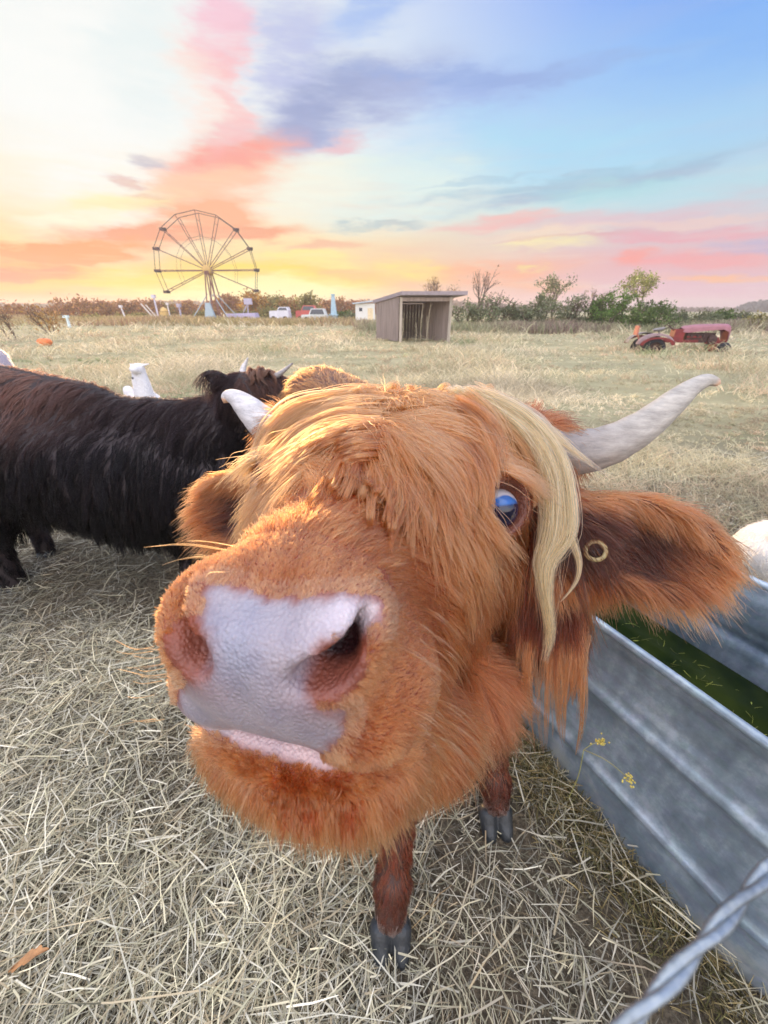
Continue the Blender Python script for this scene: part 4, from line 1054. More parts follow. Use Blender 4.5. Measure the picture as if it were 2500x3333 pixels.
# ------------------------------------------------------------------ stock tank
def galv():
    m, N, L, B = new_mat('galvanised_steel')
    tc = N.new('ShaderNodeTexCoord')
    v = N.new('ShaderNodeTexVoronoi'); v.inputs['Scale'].default_value = 55; L.new(tc.outputs['Object'], v.inputs['Vector'])
    n = N.new('ShaderNodeTexNoise'); n.inputs['Scale'].default_value = 7; n.inputs['Detail'].default_value = 8; n.inputs['Roughness'].default_value = .7; L.new(tc.outputs['Object'], n.inputs['Vector'])
    mp = N.new('ShaderNodeMapping'); mp.inputs['Scale'].default_value = (14, 14, 1.2); L.new(tc.outputs['Object'], mp.inputs[0])
    n2 = N.new('ShaderNodeTexNoise'); n2.inputs['Scale'].default_value = 2.4; n2.inputs['Detail'].default_value = 6; L.new(mp.outputs[0], n2.inputs['Vector'])
    r = N.new('ShaderNodeValToRGB'); e = r.color_ramp.elements; e[0].position = .30; e[0].color = (.10, .15, .20, 1); e[1].position = .68; e[1].color = (.42, .53, .63, 1)
    x = e.new(.5); x.color = (.20, .28, .36, 1)
    mt = N.new('ShaderNodeMath'); mt.operation = 'MULTIPLY_ADD'; mt.inputs[1].default_value = .22; L.new(n2.outputs['Fac'], mt.inputs[0])
    m3 = N.new('ShaderNodeMath'); m3.operation = 'MULTIPLY'; m3.inputs[1].default_value = .78; L.new(n.outputs['Fac'], m3.inputs[0]); L.new(m3.outputs[0], mt.inputs[2])
    L.new(mt.outputs[0], r.inputs[0])
    mx = N.new('ShaderNodeMix'); mx.data_type = 'RGBA'; mx.blend_type = 'OVERLAY'; mx.inputs[0].default_value = .05; L.new(r.outputs[0], mx.inputs[6]); L.new(v.outputs['Color'], mx.inputs[7])
    hs = N.new('ShaderNodeHueSaturation'); hs.inputs['Saturation'].default_value = .75; L.new(mx.outputs[2], hs.inputs['Color'])
    # soil splash near the foot
    sp = N.new('ShaderNodeSeparateXYZ'); L.new(tc.outputs['Object'], sp.inputs[0])
    a = N.new('ShaderNodeMath'); a.operation = 'MULTIPLY_ADD'; a.inputs[1].default_value = -5.5; a.inputs[2].default_value = .55; L.new(sp.outputs[2], a.inputs[0])
    b = N.new('ShaderNodeMath'); b.operation = 'ADD'; b.use_clamp = True; L.new(a.outputs[0], b.inputs[0]); 
    c = N.new('ShaderNodeMath'); c.operation = 'MULTIPLY_ADD'; c.inputs[1].default_value = 2.6; c.inputs[2].default_value = -1.3; L.new(n.outputs['Fac'], c.inputs[0]); L.new(c.outputs[0], b.inputs[1])
    m2 = N.new('ShaderNodeMix'); m2.data_type = 'RGBA'; L.new(b.outputs[0], m2.inputs[0]); L.new(hs.outputs[0], m2.inputs[6]); m2.inputs[7].default_value = (.30, .27, .20, 1)
    L.new(m2.outputs[2], B.inputs['Base Color'])
    B.inputs['Metallic'].default_value = .38
    rr = N.new('ShaderNodeMapRange'); rr.inputs[3].default_value = .22; rr.inputs[4].default_value = .48; L.new(n.outputs['Fac'], rr.inputs[0]); L.new(rr.outputs[0], B.inputs['Roughness'])
    bp = N.new('ShaderNodeBump'); bp.inputs['Strength'].default_value = .25; bp.inputs['Distance'].default_value = .01; L.new(n.outputs['Fac'], bp.inputs['Height']); L.new(bp.outputs[0], B.inputs['Normal'])
    return m
galvm = galv()
TH, TR, TL = .665, .305, 1.28
tc0 = TP0+TNRM*TR
def stadium(off, n=28):
    r = TR+off; pts = []
    a0 = math.atan2(-TNRM[1], -TNRM[0])
    for i in range(n+1):       # near rounded end: from near side round to far side through -TDIR
        th = a0+math.pi*i/n; pts.append(tc0+np.array([math.cos(th), math.sin(th)])*r)
    for i in range(n+1):
        th = a0+math.pi+math.pi*i/n; pts.append(tc0+TDIR*TL+np.array([math.cos(th), math.sin(th)])*r)
    return pts
# check winding: the first arc must bulge towards -TDIR
mid = stadium(0)[14]-tc0
if mid@TDIR > 0:
    def stadium(off, n=28):
        r = TR+off; pts = []; a0 = math.atan2(-TNRM[1], -TNRM[0])
        for i in range(n+1):
            th = a0-math.pi*i/n; pts.append(tc0+np.array([math.cos(th), math.sin(th)])*r)
        for i in range(n+1):
            th = a0-math.pi-math.pi*i/n; pts.append(tc0+TDIR*TL+np.array([math.cos(th), math.sin(th)])*r)
        return pts
tank = empty('stock_tank', (*(tc0+TDIR*TL/2), 0), 'ribbed galvanised steel water tank with green water beside the cow', 'trough')
def bead(z, zc, w, a): return a*math.exp(-((z-zc)/w)**2*1.0)
zs = [0.0, .012, .03, .045]+[.05+.0125*i for i in range(49)]+[TH]
prof = []
for z in zs:
    o = bead(z, .445, .017, .017)+bead(z, .175, .017, .017)+(.010 if z < .02 else 0)-.006*(1 if .50 < z < .62 else 0)
    prof.append((z, o))
mb = MB(); n = len(stadium(0)); rows = []
full = [(z, o) for z, o in prof]+[(z, o-.0025) for z, o in reversed(prof)]
for z, o in full: mb.v += [(float(p[0]), float(p[1]), z+.004) for p in stadium(o)]
for i in range(len(full)-1):
    for j in range(n): mb.f.append((i*n+j, i*n+(j+1) % n, (i+1)*n+(j+1) % n, (i+1)*n+j))
mb.build('wall', galvm, tank, True)
mb = MB(); mb.tube([(p[0], p[1], TH+.006) for p in stadium(.004)], .0125, 12, closed=True); mb.build('rim', galvm, tank, True)
mb = MB(); mb.v = [(float(p[0]), float(p[1]), .016) for p in stadium(-.003)]; mb.f = [tuple(range(n))]; mb.build('base', galvm, tank)
def water_mat():
    m, N, L, B = new_mat('green_water')
    tc = N.new('ShaderNodeTexCoord'); n = N.new('ShaderNodeTexNoise'); n.inputs['Scale'].default_value = 6; n.inputs['Detail'].default_value = 6; L.new(tc.outputs['Object'], n.inputs['Vector'])
    r = N.new('ShaderNodeValToRGB'); r.color_ramp.elements[0].position = .35; r.color_ramp.elements[0].color = (.006, .014, .004, 1); r.color_ramp.elements[1].position = .75; r.color_ramp.elements[1].color = (.035, .048, .010, 1)
    L.new(n.outputs['Fac'], r.inputs[0]); L.new(r.outputs[0], B.inputs['Base Color']); B.inputs['Roughness'].default_value = .12; B.inputs['Specular IOR Level'].default_value = .12
    bp = N.new('ShaderNodeBump'); bp.inputs['Strength'].default_value = .06; bp.inputs['Distance'].default_value = .01; L.new(n.outputs['Fac'], bp.inputs['Height']); L.new(bp.outputs[0], B.inputs['Normal'])
    return m
mb = MB(); mb.v = [(float(p[0]), float(p[1]), .33) for p in stadium(-.004)]; mb.f = [tuple(range(n))]
o = mb.build('water', water_mat()); tag(o, kind='structure')
# floating algae and straw on the water
r_ = np.random.default_rng(5); n_ = 260; s = r_.uniform(-.1, 1.2, n_); d = r_.uniform(.03, .27*2, n_)
xy = TP0[None]+TDIR[None]*s[:, None]+TNRM[None]*d[:, None]; az = r_.uniform(0, 6.28, n_); D1 = np.stack([np.cos(az), np.sin(az), 0*az], 1)
ribbons('floating_straw', np.concatenate([xy, np.full((n_, 1), .333)], 1), D1, nrm(D1+r_.normal(0, .3, (n_, 3))*np.array([1, 1, 0])), r_.uniform(.008, .05, n_), r_.uniform(.001, .0025, n_), np.array([[.22, .24, .05]])*np.exp(r_.normal(0, .5, (n_, 1))), strawm, 2, np.tile([0, 0, 1.], (n_, 1)), 'flecks of straw and algae floating on the tank water')
# ------------------------------------------------------------------ the twisted fence wire close to the lens
wirem = pmat('galvanised_wire', (138, 146, 152), rough=.42, metal=.75, var=.4, scale=90, bump=.15, bscale=220)
w0 = Cw(2280, 3080, .105); wd = np.array([math.sin(R(64)), math.cos(R(64)), 0.0]); w0w = w0
wn = np.array([0, 0, 1.0]); ws_ = np.cross(wd, wn)
fw = empty('fence_wire', w0w-wd*.9, 'thick twisted grey fence wire crossing the bottom right corner', 'wire')
for ph in (0, math.pi):
    mb = MB(); pts = []
    for i in range(900):
        t = -.9+i*.003; a = t/.046*2*math.pi+ph
        pts.append(w0w+wd*t+(wn*math.cos(a)+ws_*math.sin(a))*.0011)
    mb.tube(pts, .00135, 12); mb.build('strand', wirem, fw, True)
# ------------------------------------------------------------------ stalk with yellow seed heads, fallen leaf
def stalk():
    g0 = GR(1840, 2620); tw = 'yellow_weed'
    r = empty('yellow_weed', g0, 'thin stalk with yellow seed heads standing against the tank wall', 'weed')
    top = PT(1900, 2440, g0[1]+.01); h1 = PT(1955, 2415, g0[1]+.005); h2 = PT(2048, 2535, .56)
    mb = MB(); mb.tube(spline([g0, (g0+top)/2+[.01, 0, .01], top], 10), .0012, 6); mb.tube(spline([top, (top+h1)/2+[0, 0, .01], h1], 8), .0009, 6); mb.tube(spline([top, (top+h2)/2+[0, 0, .015], h2], 8), .0009, 6)
    mb.build('stem', pmat('stem', (150, 150, 90)), r, True)
    hm = pmat('seed_head', (190, 175, 90), var=.3, scale=80)
    for c, n_ in ((h1, 34), (h2, 26)):
        mb = MB()
        for i in range(n_):
            q = c+rng.normal(0, .007, 3)*[1, 1, 1.3]; mb.lathe(q, rng.normal(size=3), [(0, -.003), (.0026, -.001), (.0026, .001), (0, .003)], 6)
        mb.build('seed_head', hm, r, True)
stalk()
g0 = GR(120, 3140); mb = MB(); m_ = 14; vs = []; 
for i in range(m_):
    t = i/(m_-1); w = .017*math.sin(math.pi*t**.8)*(1+.25*math.sin(t*22)); z = .036+.012*math.sin(t*3)
    for q in (-1, 0, 1): vs.append((g0[0]+(t-.5)*.07+q*w*.4, g0[1]+(t-.5)*.035+q*w, z+abs(q)*.006))
mb.v = vs; mb.f = [(i*3+q, i*3+q+1, i*3+q+4, i*3+q+3) for i in range(m_-1) for q in (0, 1)]
o = mb.build('fallen_leaf', pmat('leaf_orange', (176, 128, 84), var=.3, scale=60), None, True); tag(o, 'curled orange dead leaf lying on the hay at lower left', 'leaf')

# ------------------------------------------------------------------ black cow behind
dk = empty('black_cow', (-1.45, 1.98, 0), 'shaggy black cow standing side on behind the ginger one with its head turned away', 'cow')
hd0 = PT(862, 1235, 2.05)
PR = [cap((-1.95, 2.02, .76), (-1.35, 2.0, .60), .33, .31, .1), cap((-1.35, 2.0, .60), (-.95, 1.98, .54), .31, .30, .1),
      cap((-1.95, 2.05, 1.02), (-1.58, 2.05, .98), .18, .14, .1), cap((-1.58, 2.05, .92), (-.95, 2.05, .86), .13, .17, .1), ell((-2.25, 2.05, .88), (.22, .26, .30), None, .1),
      cap((-.95, 2.03, .82), (-.70, 2.10, .95), .20, .15, .08), cap((-.98, 2.0, .60), (-.72, 2.1, .78), .2, .15, .08),
      cap(hd0+[-.12, 0, -.10], hd0+[.04, .04, -.12], .135, .125, .06), cap(hd0+[.04, .05, -.10], hd0+[.17, .20, -.25], .09, .055, .05), ell(hd0+[-.01, .02, -.02], (.10, .09, .05), None, .04),
      cap((-.98, 1.88, .50), (-1.06, 1.84, .33), .14, .10, .06), cap((-1.06, 1.84, .33), (-1.10, 1.76, .04), .085, .055, .03),
      cap((-.86, 2.0, .50), (-.86, 1.98, .3), .14, .09, .06), cap((-.86, 1.98, .3), (-.88, 1.92, .04), .075, .05, .03),
      cap((-2.15, 1.92, .65), (-2.12, 1.84, .45), .15, .09, .08), cap((-2.12, 1.84, .45), (-2.22, 1.84, .32), .11, .08, .04), cap((-2.22, 1.84, .32), (-2.17, 1.80, .04), .075, .06, .03),
      cap((-2.2, 2.2, .65), (-2.15, 2.2, .45), .15, .09, .08), cap((-2.15, 2.2, .45), (-2.3, 2.2, .32), .08, .06, .04), cap((-2.3, 2.2, .32), (-2.25, 2.15, .04), .055, .05, .03)]
e0, e1 = PT(770, 1262, 2.0), PT(668, 1215, 1.96)
efr = frame(e1-e0, (0, .2, 1)); PR += [ell((e0+e1)/2, (.085, .04, .022), efr, .02), sub((e0+e1)/2+np.array([0, -.022, 0]), (.07, .028, .02), efr, .01)]
X = np.arange(-2.6, -.2, .0125); Y = np.arange(1.62, 2.5, .0125); Z = np.arange(-.02, 1.36, .0125)
BV, BF = surface_nets(sdf_grid(PR, X, Y, Z), X, Y, Z); BV = smooth_net(BV, BF, 1)
link('body', np_mesh('body', BV, BF), pmat('black_hide', (34, 22, 24), rough=.7, var=.2), dk)
def db(C_, n_): return np.where(C_[:, 2] > .06, 1.0, .0)*np.where((n_[:, 1] < .4) | (n_[:, 2] > .2), 1, .35)*(1+2.5*(C_[:, 0] > -.8))
P, Nn = scatter(BV, BF, db, 62000)
fl = np.tile(np.array([-.25, 0, -1.0]), (len(P), 1)); top = P[:, 2] > .88; fl[top] = nrm(np.stack([-.5+0*P[top, 0], np.sign(P[top, 1]-2.04)*.5, -.5+0*P[top, 0]], 1))
hd = P[:, 0] > -.72; fl[hd] = (.45, -.1, -.6)
L_ = np.where(P[:, 2] < .4, .05, .115)*rng.uniform(.6, 1.25, len(P)); L_[hd] *= .35; hl_ = (P[:, 2] > .95) & hd
legm = P[:, 2] < .36
L_ = np.where((P[:, 2] < .60) & (P[:, 2] > .30), .15*rng.uniform(.6, 1.1, len(P)), L_); L_[hd & (P[:, 2] < .9)] *= .6
S_ = comb(P, Nn, fl, L_, np.where(top, .12, .16), .45, 5, .13, .7, 34)
c = np.tile(np.array([.0022, .0014, .0020]), (len(P), 1))*np.exp(rng.normal(0, .35, (len(P), 1)))
# hair sun-bleached brown along the back and rump, redder on the hips
bl = np.clip((P[:, 2]-.86)/.25, 0, 1)[:, None]*(.45+.55*rng.random((len(P), 1))); hip = np.clip((-1.35-P[:, 0])/.4, 0, 1)[:, None]
c = c*(1-bl*(.5+.3*hip))+bl*(.5+.3*hip)*(np.array([.032, .019, .018])*(1-hip)+np.array([.12, .06, .045])*hip)
hb = (hd & (P[:, 2] > 1.0)); c[hb] = np.array([.035, .018, .014])*np.exp(rng.normal(0, .3, (hb.sum(), 1)))
bm = hair_mat('black_hair', .6, .9, 1.22)
hair_object('coat', S_, np.full(len(P), .0011), c, bm, dk)
horn([PT(828, 1252, 2.10), PT(860, 1243, 2.07), PT(895, 1226, 2.05), PT(925, 1205, 2.03), PT(952, 1182, 2.02)], [.024, .021, .016, .010, .004], 'horn', dk, hornm, basec=(.55, .50, .48), midc=(.42, .40, .40), tipc=(.16, .14, .15))
horn([PT(800, 1235, 2.24), PT(790, 1215, 2.26), PT(793, 1195, 2.27), PT(800, 1180, 2.27), PT(807, 1164, 2.26)], [.022, .018, .014, .009, .003], 'horn', dk, hornm, basec=(.6, .58, .58), midc=(.7, .68, .68), tipc=(.6, .58, .6))
blackhoof = pmat('dark_hoof', (30, 34, 36), rough=.5)
for x, y in ((-1.10, 1.745), (-.88, 1.905), (-2.19, 1.785), (-2.25, 2.14)): hoof(x, y, R(170), dk, 1.0, blackhoof)
# curls on the poll
cl = []; cc_ = []
for i in range(14):
    a = hd0+np.array([rng.uniform(-.08, .06), rng.uniform(-.07, .03), .035+rng.uniform(-.01, .01)])
    K = [a, a+[rng.uniform(-.02, .02), -.03, .015], a+[rng.uniform(-.02, .02), -.055, -.015], a+[rng.uniform(-.02, .03), -.060, -.05]]
    o_, c_ = lock(K, 40, .008, .008, .002, (.09, .05, .036), .25); cl.append(o_); cc_.append(c_)
hair_object('forelock', np.concatenate(cl), np.full(14*40, .0009), np.concatenate(cc_), bm, dk)

# ------------------------------------------------------------------ pale animals
whitem = pmat('white_wool', (232, 230, 232), rough=.9, var=.08, scale=30, bump=.5, bscale=60)
def critter(name, label, cat, prims, lo, hi, step, mat, base, hair=0, hc_=(.8, .78, .78), hl=.03, hr=.0016, hfl=(-.2, 0, -1)):
    r = empty(name, base, label, cat)
    X, Y, Z = [np.arange(lo[i], hi[i], step) for i in range(3)]
    V, F = surface_nets(sdf_grid(prims, X, Y, Z), X, Y, Z); link('body', np_mesh('body', V, F), mat, r)
    if hair:
        P, Nn = scatter(V, F, lambda a, b: np.ones(len(a)), hair)
        S_ = comb(P, Nn, np.tile(np.array(hfl, float), (len(P), 1)), hl*rng.uniform(.6, 1.2, len(P)), .25, .3, 3, .2, .5, 20)
        hair_object('coat', S_, np.full(len(P), hr), np.tile(np.array(hc_), (len(P), 1))*np.exp(rng.normal(0, .06, (len(P), 1))), hair_mat(name+'_hair', .5, .7), r)
    return r
gp = PT(440, 1180, 4.6); bx, by = gp[0], gp[1]; zt = gp[2]
neck = [cap((bx+.01, by, zt-.09), (bx-.01, by+.02, zt-.42), .072, .115, .05), ell((bx+.02, by-.03, zt-.06), (.055, .11, .055), None, .03),
        cap((bx+.05, by, zt-.03), (bx+.15, by, zt-.015), .018, .012, .015), cap((bx-.03, by, zt-.03), (bx-.085, by+.03, zt-.02), .016, .010, .015),
        cap((bx-.03, by+.12, zt-.64), (bx-.52, by+.72, zt-.66), .15, .18, .06)]
neck += [cap((x, y, .5), (x, y, .03), .06, .04, .05) for x, y in ((bx-.12, by+.06), (bx+.06, by+.10), (bx-.6, by+.66), (bx-.42, by+.76))]
goat = critter('white_goat', 'white goat whose head and ear show above the black cow', 'goat', neck, (bx-.75, by-.4, -.01), (bx+.3, by+1.05, zt+.1), .018, whitem, (bx-.15, by+.3, 0), 7000, (.80, .79, .82), .016, .002)
mb = MB(); q = np.array([bx-.01, by-.11, zt-.15]); mb.lathe(q, (0, -1, .2), [(0, -.004), (.012, 0), (.012, .002), (0, .006)], 10); mb.build('ear_tag', pmat('tag_dark', (60, 58, 66)), goat)
c0 = PT(2535, 1760, 1.42)
pr = [cap(c0+[.06, .06, -.10], c0+[.75, .25, -.12], .14, .17, .08), cap(c0+[.03, .03, -.02], c0+[.02, .0, -.06], .075, .09, .05), cap(c0+[.0, .0, .02], c0+[-.04, -.01, .035], .028, .018, .03)]
pr += [cap(c0+[.75, .25, -.08], c0+[.92, .28, .10], .09, .07, .05), cap(c0+[.92, .28, .11], c0+[1.06, .30, .02], .062, .035, .03), cap(c0+[.90, .34, .14], c0+[.86, .44, .12], .02, .012, .02), cap(c0+[.90, .22, .14], c0+[.86, .12, .12], .02, .012, .02)]
pr += [cap((c0[0]+dx, c0[1]+dy, c0[2]-.25), (c0[0]+dx, c0[1]+dy, .03), .06, .04, .05) for dx, dy in ((.08, 0), (.1, .2), (.72, .2), (.74, .38))]
critter('white_goat', 'cream white goat partly cut off by the right edge beyond the tank', 'goat', pr, c0+[-.15, -.2, -c0[2]-.01], c0+[1.2, .6, .3], .012, pmat('cream_wool', (240, 232, 220), rough=.9, var=.05), (c0[0]+.35, c0[1]+.15, 0), 16000, (.88, .84, .79), .022, .0011, (.3, 0, -1))
c0 = PT(-75, 1140, 3.6)
pr = [cap(c0+[.02, 0, -.08], c0+[-.7, .25, -.16], .16, .22, .1), cap(c0+[.04, 0, -.2], c0+[.05, 0, -.45], .16, .12, .08)]
pr += [cap(c0+[-.75, .26, -.10], c0+[-.95, .30, .06], .12, .09, .06), cap(c0+[-.95, .30, .07], c0+[-1.12, .32, -.02], .075, .045, .04)]
pr += [cap((c0[0]+dx, c0[1]+dy, c0[2]-.35), (c0[0]+dx, c0[1]+dy, .03), .08, .05, .05) for dx, dy in ((.02, 0), (-.05, .25), (-.7, .1), (-.68, .35))]
critter('grey_sheep', 'pale lilac grey woolly sheep half out of the left edge of the photo', 'sheep', pr, (c0[0]-1.3, c0[1]-.35, -.01), (c0[0]+.32, c0[1]+.7, c0[2]+.2), .022, pmat('grey_wool', (184, 172, 182), rough=.95, var=.1, bump=.6, bscale=40), (c0[0]-.3, c0[1]+.1, 0), 9000, (.46, .42, .45), .035, .003)

# ------------------------------------------------------------------ pumpkin
c0 = GR(150, 1126); r = .27; pk_ = empty('pumpkin', c0, 'big orange pumpkin lying in the far pasture at left', 'pumpkin')
mb = MB(); n, m_ = 40, 16; vs = []
for i in range(m_+1):
    th = math.pi*i/m_
    for j in range(n):
        ph = 2*math.pi*j/n; rr = r*(1+.06*abs(math.cos(ph*5)))*(math.sin(th)+.0001); zz = r*.66*math.cos(th)*(1-.35*math.exp(-(math.sin(th)/.3)**2))
        vs.append((c0[0]+rr*math.cos(ph), c0[1]+rr*math.sin(ph), r*.6+zz))
mb.v = vs; mb.f = [(i*n+j, (i+1)*n+j, (i+1)*n+(j+1) % n, i*n+(j+1) % n) for i in range(m_) for j in range(n)]
mb.build('fruit', pmat('pumpkin_skin', (226, 120, 62), rough=.5, var=.12), pk_, True)
mb = MB(); mb.tube([(c0[0], c0[1], r*1.0), (c0[0]+.01, c0[1], r*1.15), (c0[0]+.05, c0[1], r*1.25)], [.03, .02, .018], 8); mb.build('stalk', pmat('pumpkin_stalk', (120, 110, 70)), pk_, True)
# ------------------------------------------------------------------ plank shelter
def plank_mat(name, c, ang=0):
    m, N, L, B = new_mat(name); tc = N.new('ShaderNodeTexCoord')
    mp = N.new('ShaderNodeMapping'); mp.inputs['Scale'].default_value = (9, 9, .6); L.new(tc.outputs['Object'], mp.inputs[0])
    n = N.new('ShaderNodeTexNoise'); n.inputs['Scale'].default_value = 1.5; n.inputs['Detail'].default_value = 6; L.new(mp.outputs[0], n.inputs['Vector'])
    r = N.new('ShaderNodeValToRGB'); b = s2l(c); r.color_ramp.elements[0].position = .3; r.color_ramp.elements[0].color = (*(b*.72), 1); r.color_ramp.elements[1].position = .7; r.color_ramp.elements[1].color = (*(b*1.2), 1)
    L.new(n.outputs['Fac'], r.inputs[0]); L.new(r.outputs[0], B.inputs['Base Color']); B.inputs['Roughness'].default_value = .85
    return m
SY = GR(1300, 1113)[1]; A0 = np.array([GR(1300, 1113)[0], SY]); A1 = np.array([PT(1462, 1111, SY-.05)[0], SY-.05])
fx = (A1-A0)/np.linalg.norm(A1-A0); wdt = np.linalg.norm(A1-A0); dep = 2.3
bd = np.array([PT(1226, 1098, SY+dep)[0], SY+dep])-A0; B0 = A0+bd; B1 = A1+bd
hf, hb = PT(1300, 963, SY)[2], PT(1226, 985, SY+dep)[2]
shed = empty('animal_shelter', (*(A0+A1+B0+B1)/4, 0), 'open fronted grey plank shelter with a slanting roof in the middle of the pasture', 'shed')
pl = plank_mat('weathered_planks', (150, 134, 126)); pld = plank_mat('shade_dark_planks', (84, 72, 68))  # back wall planks coloured darker to stand for the shade inside
def plank_wall(name, p, q, h0, h1, mat, w=.16, t=.025):
    L_ = np.linalg.norm(q-p); d = (q-p)/L_; nn = np.array([-d[1], d[0]]); k = int(L_/w); mb = MB()
    for i in range(k):
        a = p+d*(i*L_/k+.006); b = p+d*((i+1)*L_/k-.006); ha = h0+(h1-h0)*i/k-.02; hb_ = h0+(h1-h0)*(i+1)/k-.02; o = rng.uniform(-.006, .006); zb = rng.uniform(.0, .06)
        vs = []
        for s_ in (o, t+o):
            vs += [(*(a+nn*s_), zb), (*(b+nn*s_), zb), (*(b+nn*s_), hb_), (*(a+nn*s_), ha)]
        mb.add(vs, [(0, 1, 2, 3), (7, 6, 5, 4), (0, 4, 5, 1), (1, 5, 6, 2), (2, 6, 7, 3), (3, 7, 4, 0)])
    return mb.build(name, mat, shed)
plank_wall('side_wall', A0+bd*.03, B0, hf, hb, pl); plank_wall('side_wall', A1+bd*.03, B1, hf, hb, pl); plank_wall('back_wall', B0+fx*.03, B1-fx*.03, hb-.03, hb-.03, pld)
for p in (A0, A1):
    mb = MB(); mb.box((p[0]+fx[0]*(.05 if p is A0 else -.05), p[1]-.02, hf/2-.02), (.13, .13, hf-.04)); mb.build('post', plank_mat('post_wood', (176, 164, 150)), shed)
mb = MB(); mb.box((*((A0+A1)/2+[0, -.01]), hf-.14), (wdt-.2, .06, .16)); mb.build('lintel', pl, shed)
mb = MB(); ov = .35; un = unit(np.array([*bd, 0]))[:2]
rc = [A0-fx*.10-un*ov, A1+fx*.50-un*ov, B1+fx*.40+un*.2, B0-fx*.10+un*.2]
sl = (hb-hf)/np.linalg.norm(bd); zt_ = [hf-sl*ov, hf-sl*ov, hb+sl*.3, hb+sl*.3]
vs = [(*rc[i], zt_[i]+.0) for i in range(4)]+[(*rc[i], zt_[i]+.16) for i in range(4)]
mb.add(vs, [(0, 3, 2, 1), (4, 5, 6, 7), (0, 1, 5, 4), (1, 2, 6, 5), (2, 3, 7, 6), (3, 0, 4, 7)]); mb.build('roof', pmat('roof_board', (150, 138, 142), rough=.8, var=.15), shed)
# dead stalks in front of the shelter
for q, (px, h) in enumerate(((1352, .9), (1368, 1.7), (1385, 1.2), (1392, 1.8), (1305, 1.1))):
    b = GR(px, 1116-q % 2*3); t = b+np.array([rng.uniform(-.1, .1), .1, h]); mb = MB(); mb.tube(spline([b, (b+t)/2+[.05*(-1)**q, 0, 0], t], 8), [.012]*6+[.010, .005], 6)
    for j in range(5): zz = b+(t-b)*(.4+.12*j); mb.tube([zz, zz+[.07*(-1)**j, 0, .10]], .005, 5)
    o = mb.build('dead_stalk', pmat('dead_stalk', (178, 164, 138)), None, True); tag(o, ['short bare dead stalk, second from left before the shelter', 'tall bent dead stalk in the middle of the shelter mouth', 'medium dead stalk between two taller ones', 'tallest straight dead stalk before the shelter', 'pale dead stalk leaning at the shelter corner post'][q], 'stalk', 'dead stalks before the shelter')

